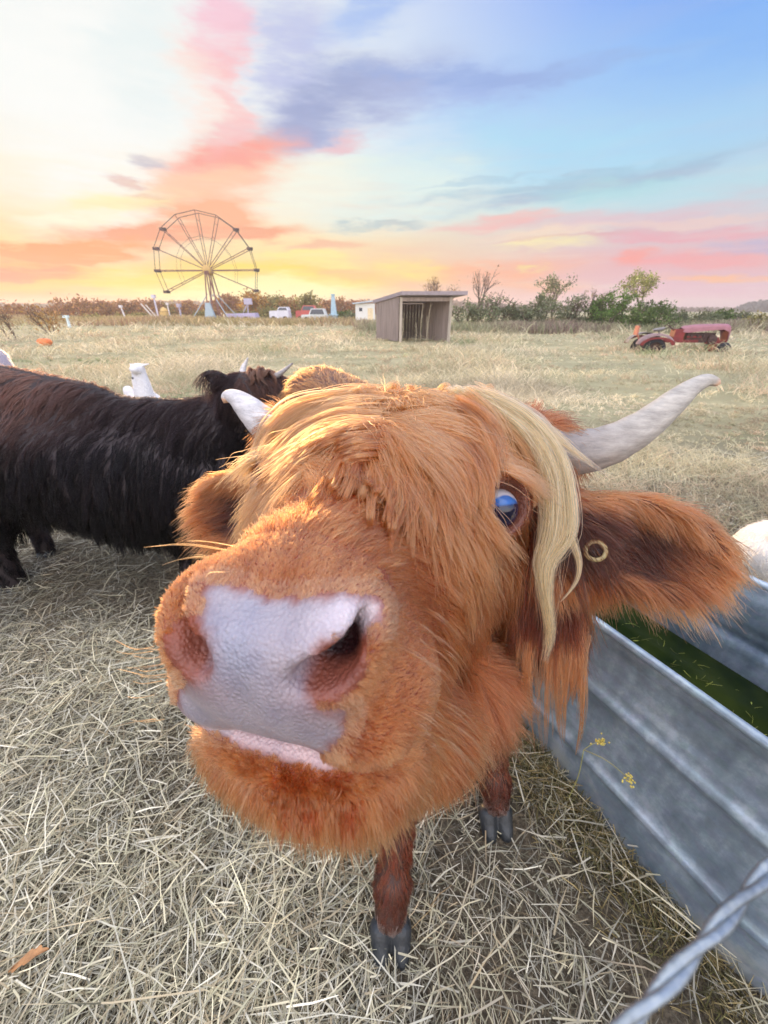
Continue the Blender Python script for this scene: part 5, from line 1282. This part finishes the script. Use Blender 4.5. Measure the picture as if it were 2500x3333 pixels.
# ------------------------------------------------------------------ derelict tractor
def tractor():
    g0 = GR(2050, 1140); g1 = GR(2360, 1152); g1 = np.array([PT(2360, 1100, g0[1]-.35)[0], g0[1]-.35, 0]); L0 = np.linalg.norm(g1-g0)
    ax = (g1-g0)/L0; sd_ = np.array([-ax[1], ax[0], 0]); k = L0/3.3; zs_ = k
    def T(x, y, z): return g0+ax*x*k+sd_*y*k+np.array([0, 0, (z*.86-.06)*zs_])
    t = empty('tractor', T(1.6, 0, 0), 'derelict red tractor with faded pink hood sunk in the grass at right', 'tractor')
    red = pmat('faded_red_paint', (118, 36, 36), rough=.6, var=.35, scale=5); pink = pmat('bleached_red_paint', (150, 98, 106), rough=.55, var=.15, scale=3); rust = pmat('rusty_iron', (74, 54, 50), rough=.9, var=.4, scale=9)
    tyre = pmat('perished_rubber', (40, 40, 46), rough=.9); grey = pmat('grey_seat_metal', (128, 124, 122), rough=.7)
    # hood: long rounded shell, rising to the front, with down-turned nose
    mb = MB(); sec = []; n = 12
    for x, w, zt, zb in ((1.62, .16, 1.02, .86), (1.75, .22, 1.10, .82), (2.1, .24, 1.15, .86), (2.6, .245, 1.17, .92), (3.0, .25, 1.18, .96), (3.20, .25, 1.17, .86), (3.29, .22, 1.12, .50)):
        row = []
        for i in range(n+1):
            a = math.pi*i/n; row.append(T(x, math.cos(a)*w*(1 if abs(math.cos(a)) < .98 else 1), zb+(zt-zb)*max(math.sin(a), 0)**.55))
        sec.append(row)
    for row in sec: mb.v += [tuple(map(float, p)) for p in row]
    for i in range(len(sec)-1):
        for j in range(n): a = i*(n+1)+j; mb.f.append((a, a+1, a+n+2, a+n+1))
    mb.f.append(tuple(range((len(sec)-1)*(n+1), len(sec)*(n+1)))); mb.build('hood', pink, t, True)
    mb = MB()
    for i in range(9): mb.box(T(3.27, -.16+.04*i, .75), (.03*k, .012*k, .5*zs_), math.atan2(ax[1], ax[0]))
    mb.box(T(3.25, 0, .5), (.08*k, .4*k, .08*zs_), math.atan2(ax[1], ax[0])); mb.build('grille', red, t)
    rz = math.atan2(ax[1], ax[0])
    mb = MB(); mb.box(T(2.35, 0, .62), (1.0*k, .26*k, .34*zs_), rz)
    for i in range(4): mb.lathe(T(2.0+.22*i, -.16, .70), sd_*-1, [(.05, -.03), (.05, .03), (0, .03)], 10)
    mb.lathe(T(2.75, -.17, .55), -sd_, [(.16*k, 0), (.16*k, .05), (.05, .08), (0, .08)], 18); mb.build('engine', rust, t)
    mb = MB(); mb.box(T(1.55, 0, .72), (.35*k, .34*k, .42*zs_), rz); mb.box(T(2.1, -.15, .66), (.5*k, .03*k, .06*zs_), rz); mb.build('cowl', red, t)
    mb = MB(); mb.box(T(1.35, -.1, .48), (1.9*k, .10*k, .10*zs_), rz); mb.box(T(2.9, -.1, .45), (.6*k, .08*k, .12*zs_), rz); mb.box(T(2.95, 0, .35), (.12*k, .3*k, .5*zs_), rz); mb.build('chassis', red, t)
    # rear fenders: crescents over low hubs
    for s_ in (-1, 1):
        mb = MB(); vs = []; q = 14
        for i in range(q+1):
            a = math.pi*(.02+.96*i/q); 
            for r_, yy in ((.62, .30), (.62, .62), (.50, .62)): vs.append(T(.62+math.cos(a)*r_*1.0, s_*yy, .34+math.sin(a)*r_*.75))
        mb.add(vs, [(i*3+j, i*3+j+1, i*3+j+4, i*3+j+3) for i in range(q) for j in (0, 1)]); mb.build('fender', grey if s_ > 0 else pmat('dull_paint', (140, 116, 116), var=.3), t, True)
        mb = MB(); vs = []
        for i in range(q+1):
            a = math.pi*(.02+.96*i/q); 
            for r_ in (.50, .64): vs.append(T(.62+math.cos(a)*r_, s_*.66, .32+math.sin(a)*r_*.55))
        mb.add(vs, [(i*2, i*2+1, i*2+3, i*2+2) for i in range(q)]); mb.build('fender_lip', red, t, True)
        wh = MB(); c = T(.62, s_*.46, .16); wh.lathe(c, sd_, [(.26*k, -.10), (.38*k, -.11), (.40*k, 0), (.38*k, .11), (.26*k, .10)], 28); w_ = wh.build('rear_wheel', tyre, t, True)
        mb = MB(); mb.lathe(c, sd_, [(.0, -.06), (.08, -.06), (.12, -.02), (.24*k, -.03), (.27*k, -.09), (.27*k, .09), (.24*k, .03), (.12, .05), (0, .05)], 24); mb.build('rim', rust, w_, True)
    for s_ in (-1, 1):
        c = T(3.15, s_*.36, .16); mb = MB(); mb.lathe(c, sd_, [(.12*k, -.07), (.23*k, -.08), (.26*k, 0), (.23*k, .08), (.12*k, .07)], 24); w_ = mb.build('front_wheel', tyre, t, True)
        mb = MB(); mb.lathe(c, sd_, [(0, -.05), (.13*k, -.06), (.13*k, .06), (0, .05)], 16); mb.build('rim', rust, w_, True)
    mb = MB(); mb.tube([T(3.1, -.42, .2), T(3.05, 0, .34), T(3.1, .42, .2)], .035*k, 8); mb.build('front_axle', rust, t)
    mb = MB(); mb.lathe(T(.85, 0, .92), (ax*-.25+[0, 0, 1]), [(0, -.03), (.16, -.02), (.21, .05), (.20, .06), (.14, .0), (0, .0)], 18); mb.tube([T(.85, 0, .9), T(1.0, 0, .5)], .03, 6); mb.build('seat', grey, t, True)
    mb = MB(); c = T(1.15, 0, 1.10); a1 = unit(ax*.75+np.array([0, 0, .66])); b1 = sd_
    p2 = unit(np.cross(a1, b1)); mb.tube([c+(np.cross(p2, b1)*0+b1*math.cos(q)+unit(np.cross(b1, p2))*math.sin(q))*.2 for q in np.linspace(0, 6.283, 20, endpoint=False)], .014, 6, closed=True)
    mb.tube([c, T(1.45, 0, .85)], .02, 6); mb.tube([c-b1*.2, c+b1*.2], .01, 5); mb.build('steering_wheel', rust, t, True)
    mb = MB(); mb.box(T(.05, 0, .9), (.05*k, .28*k, .32*zs_), rz); mb.tube([T(.08, 0, .8), T(.3, 0, .4)], .03, 6); mb.build('rear_plate', pmat('orange_rust', (178, 110, 92), var=.2), t)
tractor()

# ------------------------------------------------------------------ ferris wheel
def ferris():
    Yw = 57.0; hub = PT(677, 880, Yw); Rw = 5.95; hw = .85
    fr_ax = unit(np.array([.16, -1, 0])); e1 = np.cross(np.array([0, 0, 1.]), fr_ax)*-1; e1 = unit(e1); up = np.array([0, 0, 1.])
    if e1[0] < 0: e1 = -e1
    f = empty('ferris_wheel', (hub[0], hub[1], 0), 'small half dismantled ferris wheel standing against the sunset at left', 'ferris wheel')
    steel = pmat('painted_steel', (122, 84, 80), rough=.6, var=.15); dark = pmat('dark_steel', (62, 56, 62), rough=.6); blue = pmat('pale_blue_steel', (158, 176, 186), rough=.6, var=.1)
    def rim(a, s_, r=Rw): return hub+(e1*math.cos(a)+up*math.sin(a))*r+fr_ax*s_*hw
    n = 16; ang = [2*math.pi*i/n+R(1) for i in range(n)]
    for i, a in enumerate(ang):
        d = math.degrees(a) % 360
        if 210 < d < 334: continue
        m = MB()
        for s_ in (-1, 1):
            m.tube([hub+fr_ax*s_*hw*.55, rim(a, s_)], .045, 5)
        for q in (.35, .62, .86):
            m.tube([hub+(rim(a, -1)-hub)*q, hub+(rim(a, 1)-hub)*q], .03, 4)
        m.build('spoke', steel, f)
        dn = math.degrees(ang[(i+1) % n]) % 360
        if not (205 < dn < 338) or d < 210 and dn < 215:
            for s_ in (-1, 1):
                m = MB(); m.tube([rim(a, s_), rim(a+2*math.pi/n, s_)], .035, 4); m.build('rim_segment', dark, f)
                m = MB(); m.tube([rim(a, s_, Rw*.58), rim(a+2*math.pi/n, s_, Rw*.58)], .015, 4); m.build('tie_rod', dark, f)
        if i in (2, 1, 0, 6, 7, 8, 9, 15):      # folded seat carriers on the rim
            m = MB(); c = rim(a, 0); m.box(c+[0, 0, -.02], (.46, .9, .26), 0); m.tube([c+[-.36, 0, .05], c+[.36, 0, .05]], .13, 6); m.build('seat_carrier', dark, f)
    m = MB(); m.lathe(hub, fr_ax, [(0, -1.0), (.36, -1.0), (.50, -.9), (.50, .9), (.36, 1.0), (0, 1.0)], 20); m.build('hub', pmat('hub_paint', (196, 160, 96), rough=.6), f, True)
    for s_ in (-1, 1):
        for dx, nm in ((-.45, 0), (.0, 0), (.55, 0)):
            m = MB(); m.tube([hub+fr_ax*s_*1.15+e1*dx*.3+[0, 0, -.1], np.array([hub[0]+dx*1.9+fr_ax[0]*s_*1.5, hub[1]+fr_ax[1]*s_*1.5, 0])], [.08, .07], 6); m.build('tower_leg', steel, f)
        for dx in (-2.6, 2.6):
            m = MB(); a_ = hub+fr_ax*s_*1.15+[0, 0, -2.6]; m.tube([a_+e1*dx*.12, np.array([hub[0]+dx, hub[1]+fr_ax[1]*s_*2.2, 0])], .055, 5); m.build('brace', blue, f)
    m = MB(); m.add([(hub[0]-.2+fx_, hub[1]-1.6+fy, z) for z, w in ((0, .62), (2.2, .25)) for fx_, fy in ((-w, -w*.6), (w*1.3, -w*.6), (w*1.3, w*.6), (-w, w*.6))], [(0, 3, 2, 1), (4, 5, 6, 7), (0, 1, 5, 4), (1, 2, 6, 5), (2, 3, 7, 6), (3, 0, 4, 7)]); m.build('base_cover', blue, f)
    m = MB()
    for y in (-2.2, 2.2): m.box((hub[0], hub[1]+y, .15), (6.5, .25, .3))
    m.box((hub[0], hub[1], .15), (.3, 4.1, .3)); m.build('base_frame', blue, f)
ferris()

# ------------------------------------------------------------------ vehicles and odds and ends beyond the field
def at(px, Y): return np.array([PT(px, 1040, Y)[0], Y])
def zat(py, px, Y): return PT(px, py, Y)[2]
whitep = pmat('white_paint', (214, 212, 222), rough=.5, var=.1, scale=2); glassd = pmat('dark_glass', (60, 66, 78), rough=.2, var=.1); tyrem = pmat('tyre', (38, 38, 42), rough=.9)
def car(name, label, cat, px0, px1, Y, body, h_body, h_roof, cab0, cab1, group=None):
    a, b = at(px0, Y), at(px1, Y); L_ = b[0]-a[0]; cx = (a[0]+b[0])/2
    t = empty(name, (cx, Y, 0), label, cat, group)
    pts = [(0, .32), (0, h_body*.8), (.03, h_body), (cab0, h_body*1.02), (cab0+.10, h_roof), (cab1-.06, h_roof), (cab1, h_body*1.03), (.97, h_body), (1, h_body*.7), (1, .32)]
    m = MB(); vs = []
    for y in (-.85, .85):
        for u_, z in pts: vs.append((a[0]+u_*L_, Y+y*(.86 if z > h_body*1.1 else 1), z))
    n = len(pts); m.add(vs, [tuple(range(n)), tuple(reversed(range(n, 2*n)))]+[(i, i+n, (i+1) % n+n, (i+1) % n) for i in range(n)]); m.build('body', body, t)
    zb, zt = h_body*1.06, h_roof*.95
    for y, yy in ((-.86, -.78), (.86, .78)):
        m = MB(); m.add([(a[0]+(cab0+.05)*L_, Y+y*1.01, zb), (a[0]+(cab1-.05)*L_, Y+y*1.01, zb), (a[0]+(cab1-.10)*L_, Y+yy*1.0, zt), (a[0]+(cab0+.12)*L_, Y+yy*1.0, zt)], [(0, 1, 2, 3)]); m.build('window', glassd, t)
    for u_ in (.2, .8):
        for y in (-.82, .82):
            m = MB(); m.lathe((a[0]+u_*L_, Y+y, .34), (0, 1, 0), [(0, -.1), (.34, -.1), (.34, .1), (0, .1)], 16); m.build('wheel', tyrem, t)
    return t
car('parked_van', 'boxy white van with dark cab window parked left of the shelter', 'van', 884, 946, 58, whitep, 1.3, 1.75, .42, .99)
car('parked_car', 'pale low hatchback nearest the light blue post', 'car', 985, 1068, 52, pmat('pale_car_paint', (206, 210, 210), rough=.4, var=.1), .9, 1.55, .30, .95)
car('parked_car', 'red car half hidden behind the pale hatchback', 'car', 968, 1040, 60, pmat('red_car_paint', (190, 84, 82), rough=.4, var=.1), 1.3, 1.95, .25, .9)
# covered boat hull low behind the wheel
m = MB(); a, b = at(735, 60), at(842, 60)
r0 = empty('covered_trailer', ((a[0]+b[0])/2, 60, 0), 'long low trailer under a lilac cover right of the ferris wheel', 'trailer')
m.add([(a[0], 59, .3), (b[0], 59, .3), (b[0], 61, .3), (a[0], 61, .3), (a[0]+.5, 59.2, .95), (b[0]-.2, 59.2, 1.05), (b[0]-.2, 60.8, 1.05), (a[0]+.5, 60.8, .95)], [(0, 3, 2, 1), (4, 5, 6, 7), (0, 1, 5, 4), (1, 2, 6, 5), (2, 3, 7, 6), (3, 0, 4, 7)]); m.build('cover', pmat('lilac_tarp', (176, 166, 196), rough=.7, var=.15), r0)
for u_ in (.3, .7):
    for y in (59.1, 60.9): m = MB(); m.lathe((a[0]+(b[0]-a[0])*u_, y, .3), (0, 1, 0), [(0, -.1), (.3, -.1), (.3, .1), (0, .1)], 14); m.build('wheel', tyrem, r0)
# pale blue tapering pylon
c = at(1088, 50); m = MB(); m.add([(c[0]+sx*w, 50+sy*w, z) for z, w in ((0, .42), (2.9, .16)) for sx, sy in ((-1, -1), (1, -1), (1, 1), (-1, 1))], [(0, 3, 2, 1), (4, 5, 6, 7), (0, 1, 5, 4), (1, 2, 6, 5), (2, 3, 7, 6), (3, 0, 4, 7)]); m.box((c[0], 50, .9), (.95, .95, .12)); m.box((c[0], 50, 2.95), (.45, .45, .1))
o = m.build('ride_pillar', pmat('pale_blue_paint', (158, 186, 200), rough=.6)); tag(o, 'tapering pale blue pillar standing beside the parked hatchback', 'pillar')
# small white cabin
c = at(1190, 46); cab = empty('small_cabin', (c[0], 46, 0), 'small white cabin with a tilted roof just left of the shelter', 'cabin')
m = MB(); m.box((c[0], 46, 1.15), (2.0, 1.8, 1.7)); m.box((c[0], 46, .2), (1.5, 1.4, .25)); m.build('wall', pmat('white_boards', (222, 220, 216), rough=.8, var=.06), cab)
m = MB(); m.add([(c[0]-1.3, 44.8, 1.95), (c[0]+1.2, 44.8, 2.2), (c[0]+1.2, 47.2, 2.2), (c[0]-1.3, 47.2, 1.95), (c[0]-1.3, 44.8, 2.05), (c[0]+1.2, 44.8, 2.32), (c[0]+1.2, 47.2, 2.32), (c[0]-1.3, 47.2, 2.05)], [(0, 3, 2, 1), (4, 5, 6, 7), (0, 1, 5, 4), (1, 2, 6, 5), (2, 3, 7, 6), (3, 0, 4, 7)]); m.build('roof', pmat('cabin_roof', (186, 196, 206), rough=.6), cab)
m = MB(); m.box((c[0]-.45, 45.08, 1.45), (.32, .03, .32)); m.build('window', glassd, cab)
m = MB(); m.box((c[0]+.55, 45.08, .95), (.55, .03, 1.25)); m.build('door', pmat('door_yellow', (226, 206, 170)), cab)
# posts and small rides left of the wheel
for q, (px, h, w, lab, col) in enumerate(((592, 1.9, .22, 'lilac grey post just left of the ferris wheel base', (176, 168, 186)), (556, 2.1, .14, 'slim white post left of the ferris wheel', (222, 214, 214)), (411, 1.8, .16, 'short white leaning post far left of the ferris wheel', (224, 218, 220)), (518, 2.9, .20, 'white topped pole between slim posts left of the wheel', (200, 196, 214)))):
    c = at(px, 55); m = MB(); m.tube([(c[0], 55, 0), (c[0]+(-.25 if q == 2 else 0), 55, h)], [w*.6, w*.5], 8); m.box((c[0]+(-.25 if q == 2 else 0), 55, h), (w*2, w*2, w*1.8))
    o = m.build('ride_post', pmat('post_paint', col, rough=.6)); tag(o, lab, 'post', 'posts of dismantled rides')
a, b = at(472, 56), at(505, 56); m = MB(); m.tube([(a[0], 56, 2.1), (b[0], 56, .3)], .1, 6); m.tube([(a[0]+.4, 56.3, 2.0), (b[0]+.3, 56.3, .3)], .08, 6); m.box((b[0], 56.1, .25), (1.4, 1.0, .3)); o = m.build('play_slide', pmat('slide_paint', (206, 196, 186))); tag(o, 'pale sloping slide standing left of the slim posts', 'slide')
c = at(541, 55); m = MB(); m.box((c[0], 55, 1.0), (.9, .8, .5)); m.box((c[0], 55, .4), (.5, .5, .8)); m.lathe((c[0], 55, 1.3), (0, 0, 1), [(.5, 0), (.35, .3), (0, .45)], 10); o = m.build('kiddie_ride', pmat('ride_yellow', (206, 172, 110), var=.3, scale=2)); tag(o, 'yellow and pink fairground ride seat between two white posts', 'ride')
c = GR(228, 1066); m = MB(); m.tube([(c[0], c[1], 0), (c[0]+.02, c[1], .85)], [.13, .10], 8); m.box((c[0]-.05, c[1], .9), (.45, .25, .2)); o = m.build('mailbox_post', pmat('aqua_white', (206, 222, 224), rough=.6)); tag(o, 'small pale blue white box on a post in the left distance', 'post')
c = at(808, 64); m = MB(); m.tube([(c[0], 64, 0), (c[0]+.3, 64, 2.4)], .1, 6); m.box((c[0]+.35, 64, 2.5), (1.1, .5, .8)); m.tube([(c[0]-1.2, 64, .2), (c[0]+.3, 64, 2.3)], .08, 6); o = m.build('fairground_ride', pmat('lilac_paint', (190, 184, 204))); tag(o, 'lilac white ride arm raised behind the covered trailer', 'ride')

# ------------------------------------------------------------------ trees
leafm = {}
def leaf_mat(key, c, trans=.35):
    if key not in leafm:
        m = attr_mat(key, rough=.7, trans=trans, spec=.15); leafm[key] = m
    return leafm[key]
barkm = pmat('bark', (96, 80, 72), rough=.95, var=.3, scale=6)
def tree(name, label, group, x, y, h, w, pal, leaves=1500, kind='round', leaf=.16, bare=.0, base=.0, seed=0, clump=26, cat='tree'):
    r_ = np.random.default_rng(seed+100); t = empty(name, (x, y, 0), label, cat, group)
    mb = MB(); tips = []
    def branch(p, d, ln, rad, lv):
        pts = [p]; q = p.copy(); dd = d.copy()
        for i in range(4):
            dd = unit(dd+r_.normal(0, .16, 3)+np.array([0, 0, .06])); q = q+dd*ln/4; pts.append(q)
        mb.tube(pts, np.linspace(rad, rad*.5, 5), 5 if lv < 2 else 4, cap=False)
        if lv >= (4 if kind == 'bare' else 3): tips.append(q); return
        for k in range(3 if lv else 4):
            a = r_.uniform(0, 6.28); sp_ = r_.uniform(.35, .85) if kind != 'bare' else r_.uniform(.25, .6)
            side = unit(np.cross(dd, [math.cos(a), math.sin(a), .2])); branch(pts[-1] if k else pts[3], unit(dd+side*sp_), ln*r_.uniform(.6, .82), rad*.55, lv+1)
        tips.append(q)
    trunk_h = h*(.30 if kind != 'bush' else .12)
    nst = 1 if kind not in ('bush', 'bare') else 4
    for k in range(nst):
        d0 = unit(np.array([r_.normal(0, .08 if nst == 1 else .4)*w/h, r_.normal(0, .08 if nst == 1 else .4), 1.0])); branch(np.array([x+r_.normal(0, .05*w*(nst > 1)), y, -.05]), d0, trunk_h*1.3 if nst == 1 else h*.33, h*.022, 0 if nst == 1 else 1)
    # fit branches into the crown's width and height
    V = np.array(mb.v); mx = np.abs(V[:, 0]-x).max(); V[:, 0] = x+(V[:, 0]-x)*min(w*.5/mx, 1.6); V[:, 2] *= h*.97/V[:, 2].max(); mb.v = [tuple(v) for v in V]
    tp = np.array(tips); tp[:, 0] = x+(tp[:, 0]-x)*min(w*.5/mx, 1.6); tp[:, 2] *= h*.97/max(tp[:, 2].max(), .1)
    mb.build('trunk', barkm, t)
    if leaves:
        nc = max(leaves//clump, 1)
        if kind in ('round', 'bush', 'column'):
            u = nrm(r_.normal(size=(nc, 3)))*(r_.random((nc, 1))**.42); lob = 1+.25*fbm(np.arctan2(u[:, 1], u[:, 0])*2, u[:, 2]*3, seed+9, 3)[:, None]
            z0 = h*(.56 if kind == 'round' else .5); rz = h-z0
            C_ = np.stack([x+u[:, 0]*w*.5*lob[:, 0], y+u[:, 1]*w*.45*lob[:, 0], z0+u[:, 2]*rz*np.minimum(lob[:, 0], 1.05)], 1); k2 = int(nc*.3); sel = r_.integers(0, len(tp), k2); C_[:k2] = tp[sel]
        else: C_ = tp[r_.integers(0, len(tp), nc)]+r_.normal(0, .12, (nc, 3))
        tone = np.exp(r_.normal(0, .22, nc)); P = np.repeat(C_, clump, 0)+r_.normal(0, 1, (nc*clump, 3))*leaf*1.5*np.array([1, 1, .8]); P = P[P[:, 2] > .05]; m_ = len(P)
        tn = np.repeat(tone, clump)[:m_]; a = nrm(r_.normal(size=(m_, 3))); b = nrm(np.cross(a, r_.normal(size=(m_, 3)))); sz = leaf*r_.uniform(.5, 1.1, m_)[:, None]
        Q = np.stack([P-a*sz, P+b*sz*.5, P+a*sz, P-b*sz*.5], 1).reshape(-1, 3); F = np.arange(m_*4).reshape(-1, 4)
        pl_ = np.array(pal); c = pl_[r_.integers(0, len(pl_), m_)]*tn[:, None]*np.exp(r_.normal(0, .15, (m_, 1))); c = np.repeat(np.concatenate([np.clip(c, 0, .8), np.ones((m_, 1))], 1), 4, 0)
        link('crown', np_mesh('crown', Q, F, False, {'col': ('FLOAT_COLOR', 'POINT', c)}), leaf_mat('leaves', None), t)
    return t
AUT = [(.30, .13, .07), (.36, .17, .07), (.24, .12, .08), (.40, .22, .08)]; OLV = [(.24, .22, .08), (.30, .24, .09), (.18, .18, .07)]
GRN = [(.10, .16, .045), (.14, .20, .06), (.08, .12, .04)]; GRY = [(.17, .20, .11), (.22, .24, .13), (.14, .16, .09)]; YEL = [(.36, .36, .13), (.42, .38, .14), (.28, .30, .10)]
def tr(name, lab, grp, px, pyt, Y, wpx, pal, **k):
    c = at(px, Y); h = zat(pyt, px, Y); w = wpx/1250*(Y*CP+CAM_H*SP); k.setdefault('seed', int(px))
    return tree(name, lab, grp, c[0], Y, h, w, pal, **k)
far_lab = 'autumn brown trees along the horizon left of the shelter'
lefts = [(275, 975, 80, 120, AUT, 'large rounded russet tree at the left end of the far tree line'), (340, 985, 85, 80, AUT, 'russet tree between the rounded tree and the low copse'), (400, 990, 90, 80, AUT, 'brown tree with flat top left of the ferris wheel'),
         (455, 982, 90, 80, AUT, 'brown tree directly left of the wheel rim'), (505, 985, 90, 75, AUT, 'brown tree under the left edge of the wheel'), (560, 992, 92, 80, OLV, 'low olive tree behind the slim white posts'), (620, 985, 92, 80, AUT, 'brown tree left of the wheel tower'),
         (700, 990, 92, 70, AUT, 'dark brown tree just right of the wheel tower'), (752, 962, 85, 75, AUT, 'taller brown tree right of the wheel tower'), (835, 955, 78, 100, [(.42, .20, .05), (.46, .26, .06), (.30, .17, .06)], 'bright orange tree right of the ferris wheel'), (905, 965, 78, 60, OLV, 'thin olive tree beside the bright orange one'),
         (957, 972, 76, 56, [(.36, .18, .07), (.30, .22, .08)], 'orange brown tree above the red car'), (1013, 965, 72, 40, OLV, 'slim pointed olive tree above the pale hatchback'), (1060, 985, 95, 80, AUT, 'low brown tree behind the blue pillar'), (1115, 975, 95, 90, AUT, 'brown tree between pillar and cabin'), (1180, 985, 95, 90, AUT, 'low brown tree behind the white cabin'), (1240, 985, 95, 80, AUT, 'brown tree top behind the shelter roof'),
         (60, 1000, 75, 130, AUT, 'low hazy brown tree at the far left edge'), (190, 1005, 85, 80, AUT, 'low brown tree behind the spiky shrub')]
for px, pyt, Y, wp, pal, lab in lefts: tr('broadleaf_tree', lab, far_lab, px, pyt, Y, wp*1.15, pal, leaves=1300, leaf=.34, clump=18)
mids = [(665, 1018, 68, 60, OLV, 'olive bush at the foot of the wheel'), (790, 1012, 66, 90, OLV, 'olive bush above the lilac cover'), (870, 1005, 64, 80, OLV, 'olive bush behind the white van'), (930, 1010, 64, 70, OLV, 'olive bush between van and red car'), (1120, 1022, 54, 60, GRN, 'dark green bush right of the blue pillar'), (1150, 1030, 50, 40, GRY, 'grey green bush left of the cabin'), (1030, 1015, 66, 80, GRY, 'grey green bush behind the hatchback'),
        (300, 1035, 60, 60, OLV, 'olive bush in the rough grass far left'), (405, 1032, 62, 50, OLV, 'small olive bush below the leaning post'), (460, 1025, 62, 60, OLV, 'olive bush beside the pale slide')]
for px, pyt, Y, wp, pal, lab in mids: tr('bush', lab, 'bushes behind the fairground pieces', px, pyt, Y, wp*1.2, pal, leaves=900, leaf=.22, kind='bush', cat='bush')
tr('shrub', 'spiky brown shrub rising at the left edge above the pumpkin', None, 150, 985, 26, 110, [(.34, .22, .08), (.30, .17, .08)], leaves=500, leaf=.09, kind='bush', cat='shrub', clump=8)
tr('shrub', 'sparse hazy shrub cut by the left edge of the photo', None, 20, 985, 22, 130, [(.30, .18, .11), (.34, .24, .13)], leaves=260, leaf=.07, kind='bare', cat='shrub', clump=6)
# right side
tr('bare_tree', 'low bare tree with orange twigs just above the shelter roof', None, 1425, 895, 40, 120, [(.36, .22, .10)], leaves=260, leaf=.10, kind='bare', clump=4)
tr('bare_tree', 'taller bare tree with upright twigs right of the shelter', None, 1555, 862, 38, 150, [(.34, .20, .12)], leaves=160, leaf=.09, kind='bare', clump=4)
tr('thin_tree', 'thin grey green tree with arching crown between bare tree and green bush', None, 1802, 893, 38, 150, [(.24, .26, .14), (.30, .28, .16)], leaves=900, leaf=.12, kind='open', clump=12)
tr('thin_tree', 'wispy leafless sapling left of the bright green bush', None, 1915, 920, 38, 70, [(.34, .26, .14)], leaves=60, leaf=.1, kind='bare', clump=4)
tr('yellow_tree', 'spreading yellow leaved tree above the tractor seat', None, 2085, 878, 34, 190, YEL, leaves=1500, leaf=.10, kind='open', clump=10)
rb = [(1520, 985, 33, 110, GRY, 'pale grey green bush right beside the shelter'), (1610, 965, 33, 130, GRY, 'big grey green bush below the bare tree'), (1690, 990, 33, 80, GRY, 'low grey green bush in the middle of the hedge'), (1750, 958, 32, 90, GRY, 'dark rounded bush left under the thin tree'), (1840, 965, 32, 110, GRY, 'wide grey green bush below the thin tree'),
      (1930, 975, 31, 80, GRN, 'low green bush left of the bright green one'), (1985, 940, 30, 100, [(.13, .24, .05), (.18, .28, .07), (.10, .17, .04)], 'bright green rounded bush'), (2060, 985, 30, 110, GRN, 'green bush under the yellow tree'), (2140, 985, 30, 100, GRN, 'dark green bush at the right end of the thicket'), (2200, 1012, 32, 80, GRY, 'low scrub bush right of the thicket'),
      (2290, 1015, 33, 100, GRY, 'low scrub bush above the tractor hood'), (2345, 1012, 33, 50, GRN, 'small green bush above the tractor nose'), (2400, 1015, 34, 60, GRY, 'small scrub bush right of the tractor'), (2470, 1025, 30, 80, OLV, 'brown green scrub at the right edge')]
for px, pyt, Y, wp, pal, lab in rb: tr('bush', lab, 'hedge bushes right of the shelter', px, pyt, Y, wp*1.15, pal, leaves=1500, leaf=.11, kind='bush', cat='bush')
# far wood on the right horizon
r_ = np.random.default_rng(9); n = 5000; Yf = 260; x0, x1 = at(2435, Yf)[0], at(2900, Yf)[0]; x = r_.uniform(x0, x1, n); ht = 6.5*np.clip((x-x0)/14, .15, 1)**.4
P = np.stack([x, Yf+r_.uniform(0, 14, n), r_.uniform(0, 1, n)*ht], 1); a = nrm(r_.normal(size=(n, 3))); b = nrm(np.cross(a, r_.normal(size=(n, 3)))); sz = r_.uniform(.6, 1.4, n)[:, None]
Q = np.stack([P-a*sz, P+b*sz, P+a*sz, P-b*sz], 1).reshape(-1, 3); c = np.repeat(np.tile([.12, .14, .15, 1.], (n, 1)), 4, 0)
o = link('distant_wood', np_mesh('distant_wood', Q, np.arange(n*4).reshape(-1, 4), False, {'col': ('FLOAT_COLOR', 'POINT', c)}), leaf_mat('leaves', None)); tag(o, 'dark blue grey wood on the horizon at the far right', kind='stuff')
# long low ridge of trees all along the horizon
n = 15000; x = r_.uniform(-420, 420, n); Yf = 300; ht = 5.5+2.0*fbm(x*.05, x*0, 4)
P = np.stack([x, Yf+r_.uniform(0, 12, n), r_.uniform(0, 1, n)*ht*np.where(x > 120, .35, 1)], 1); a = nrm(r_.normal(size=(n, 3))); b = nrm(np.cross(a, r_.normal(size=(n, 3)))); sz = r_.uniform(.8, 1.8, n)[:, None]
Q = np.stack([P-a*sz, P+b*sz, P+a*sz, P-b*sz], 1).reshape(-1, 3); c = np.repeat(np.tile([.20, .15, .13, 1.], (n, 1)), 4, 0)
o = link('horizon_woods', np_mesh('horizon_woods', Q, np.arange(n*4).reshape(-1, 4), False, {'col': ('FLOAT_COLOR', 'POINT', c)}), leaf_mat('leaves', None)); tag(o, 'low brown line of far woods along the whole horizon', kind='stuff')

# ------------------------------------------------------------------ air
mb = MB(); mb.box((0, 265, 6.4), (1300, 740, 14.8))
hz = bpy.data.materials.new('haze'); hz.use_nodes = True; N = hz.node_tree.nodes; N.clear(); pv = N.new('ShaderNodeVolumePrincipled'); pv.inputs['Density'].default_value = HAZE
pv.inputs['Color'].default_value = (.96, .90, .84, 1); pv.inputs['Anisotropy'].default_value = .35
oo = N.new('ShaderNodeOutputMaterial'); hz.node_tree.links.new(pv.outputs[0], oo.inputs['Volume'])
o = mb.build('haze', hz); tag(o, kind='stuff')
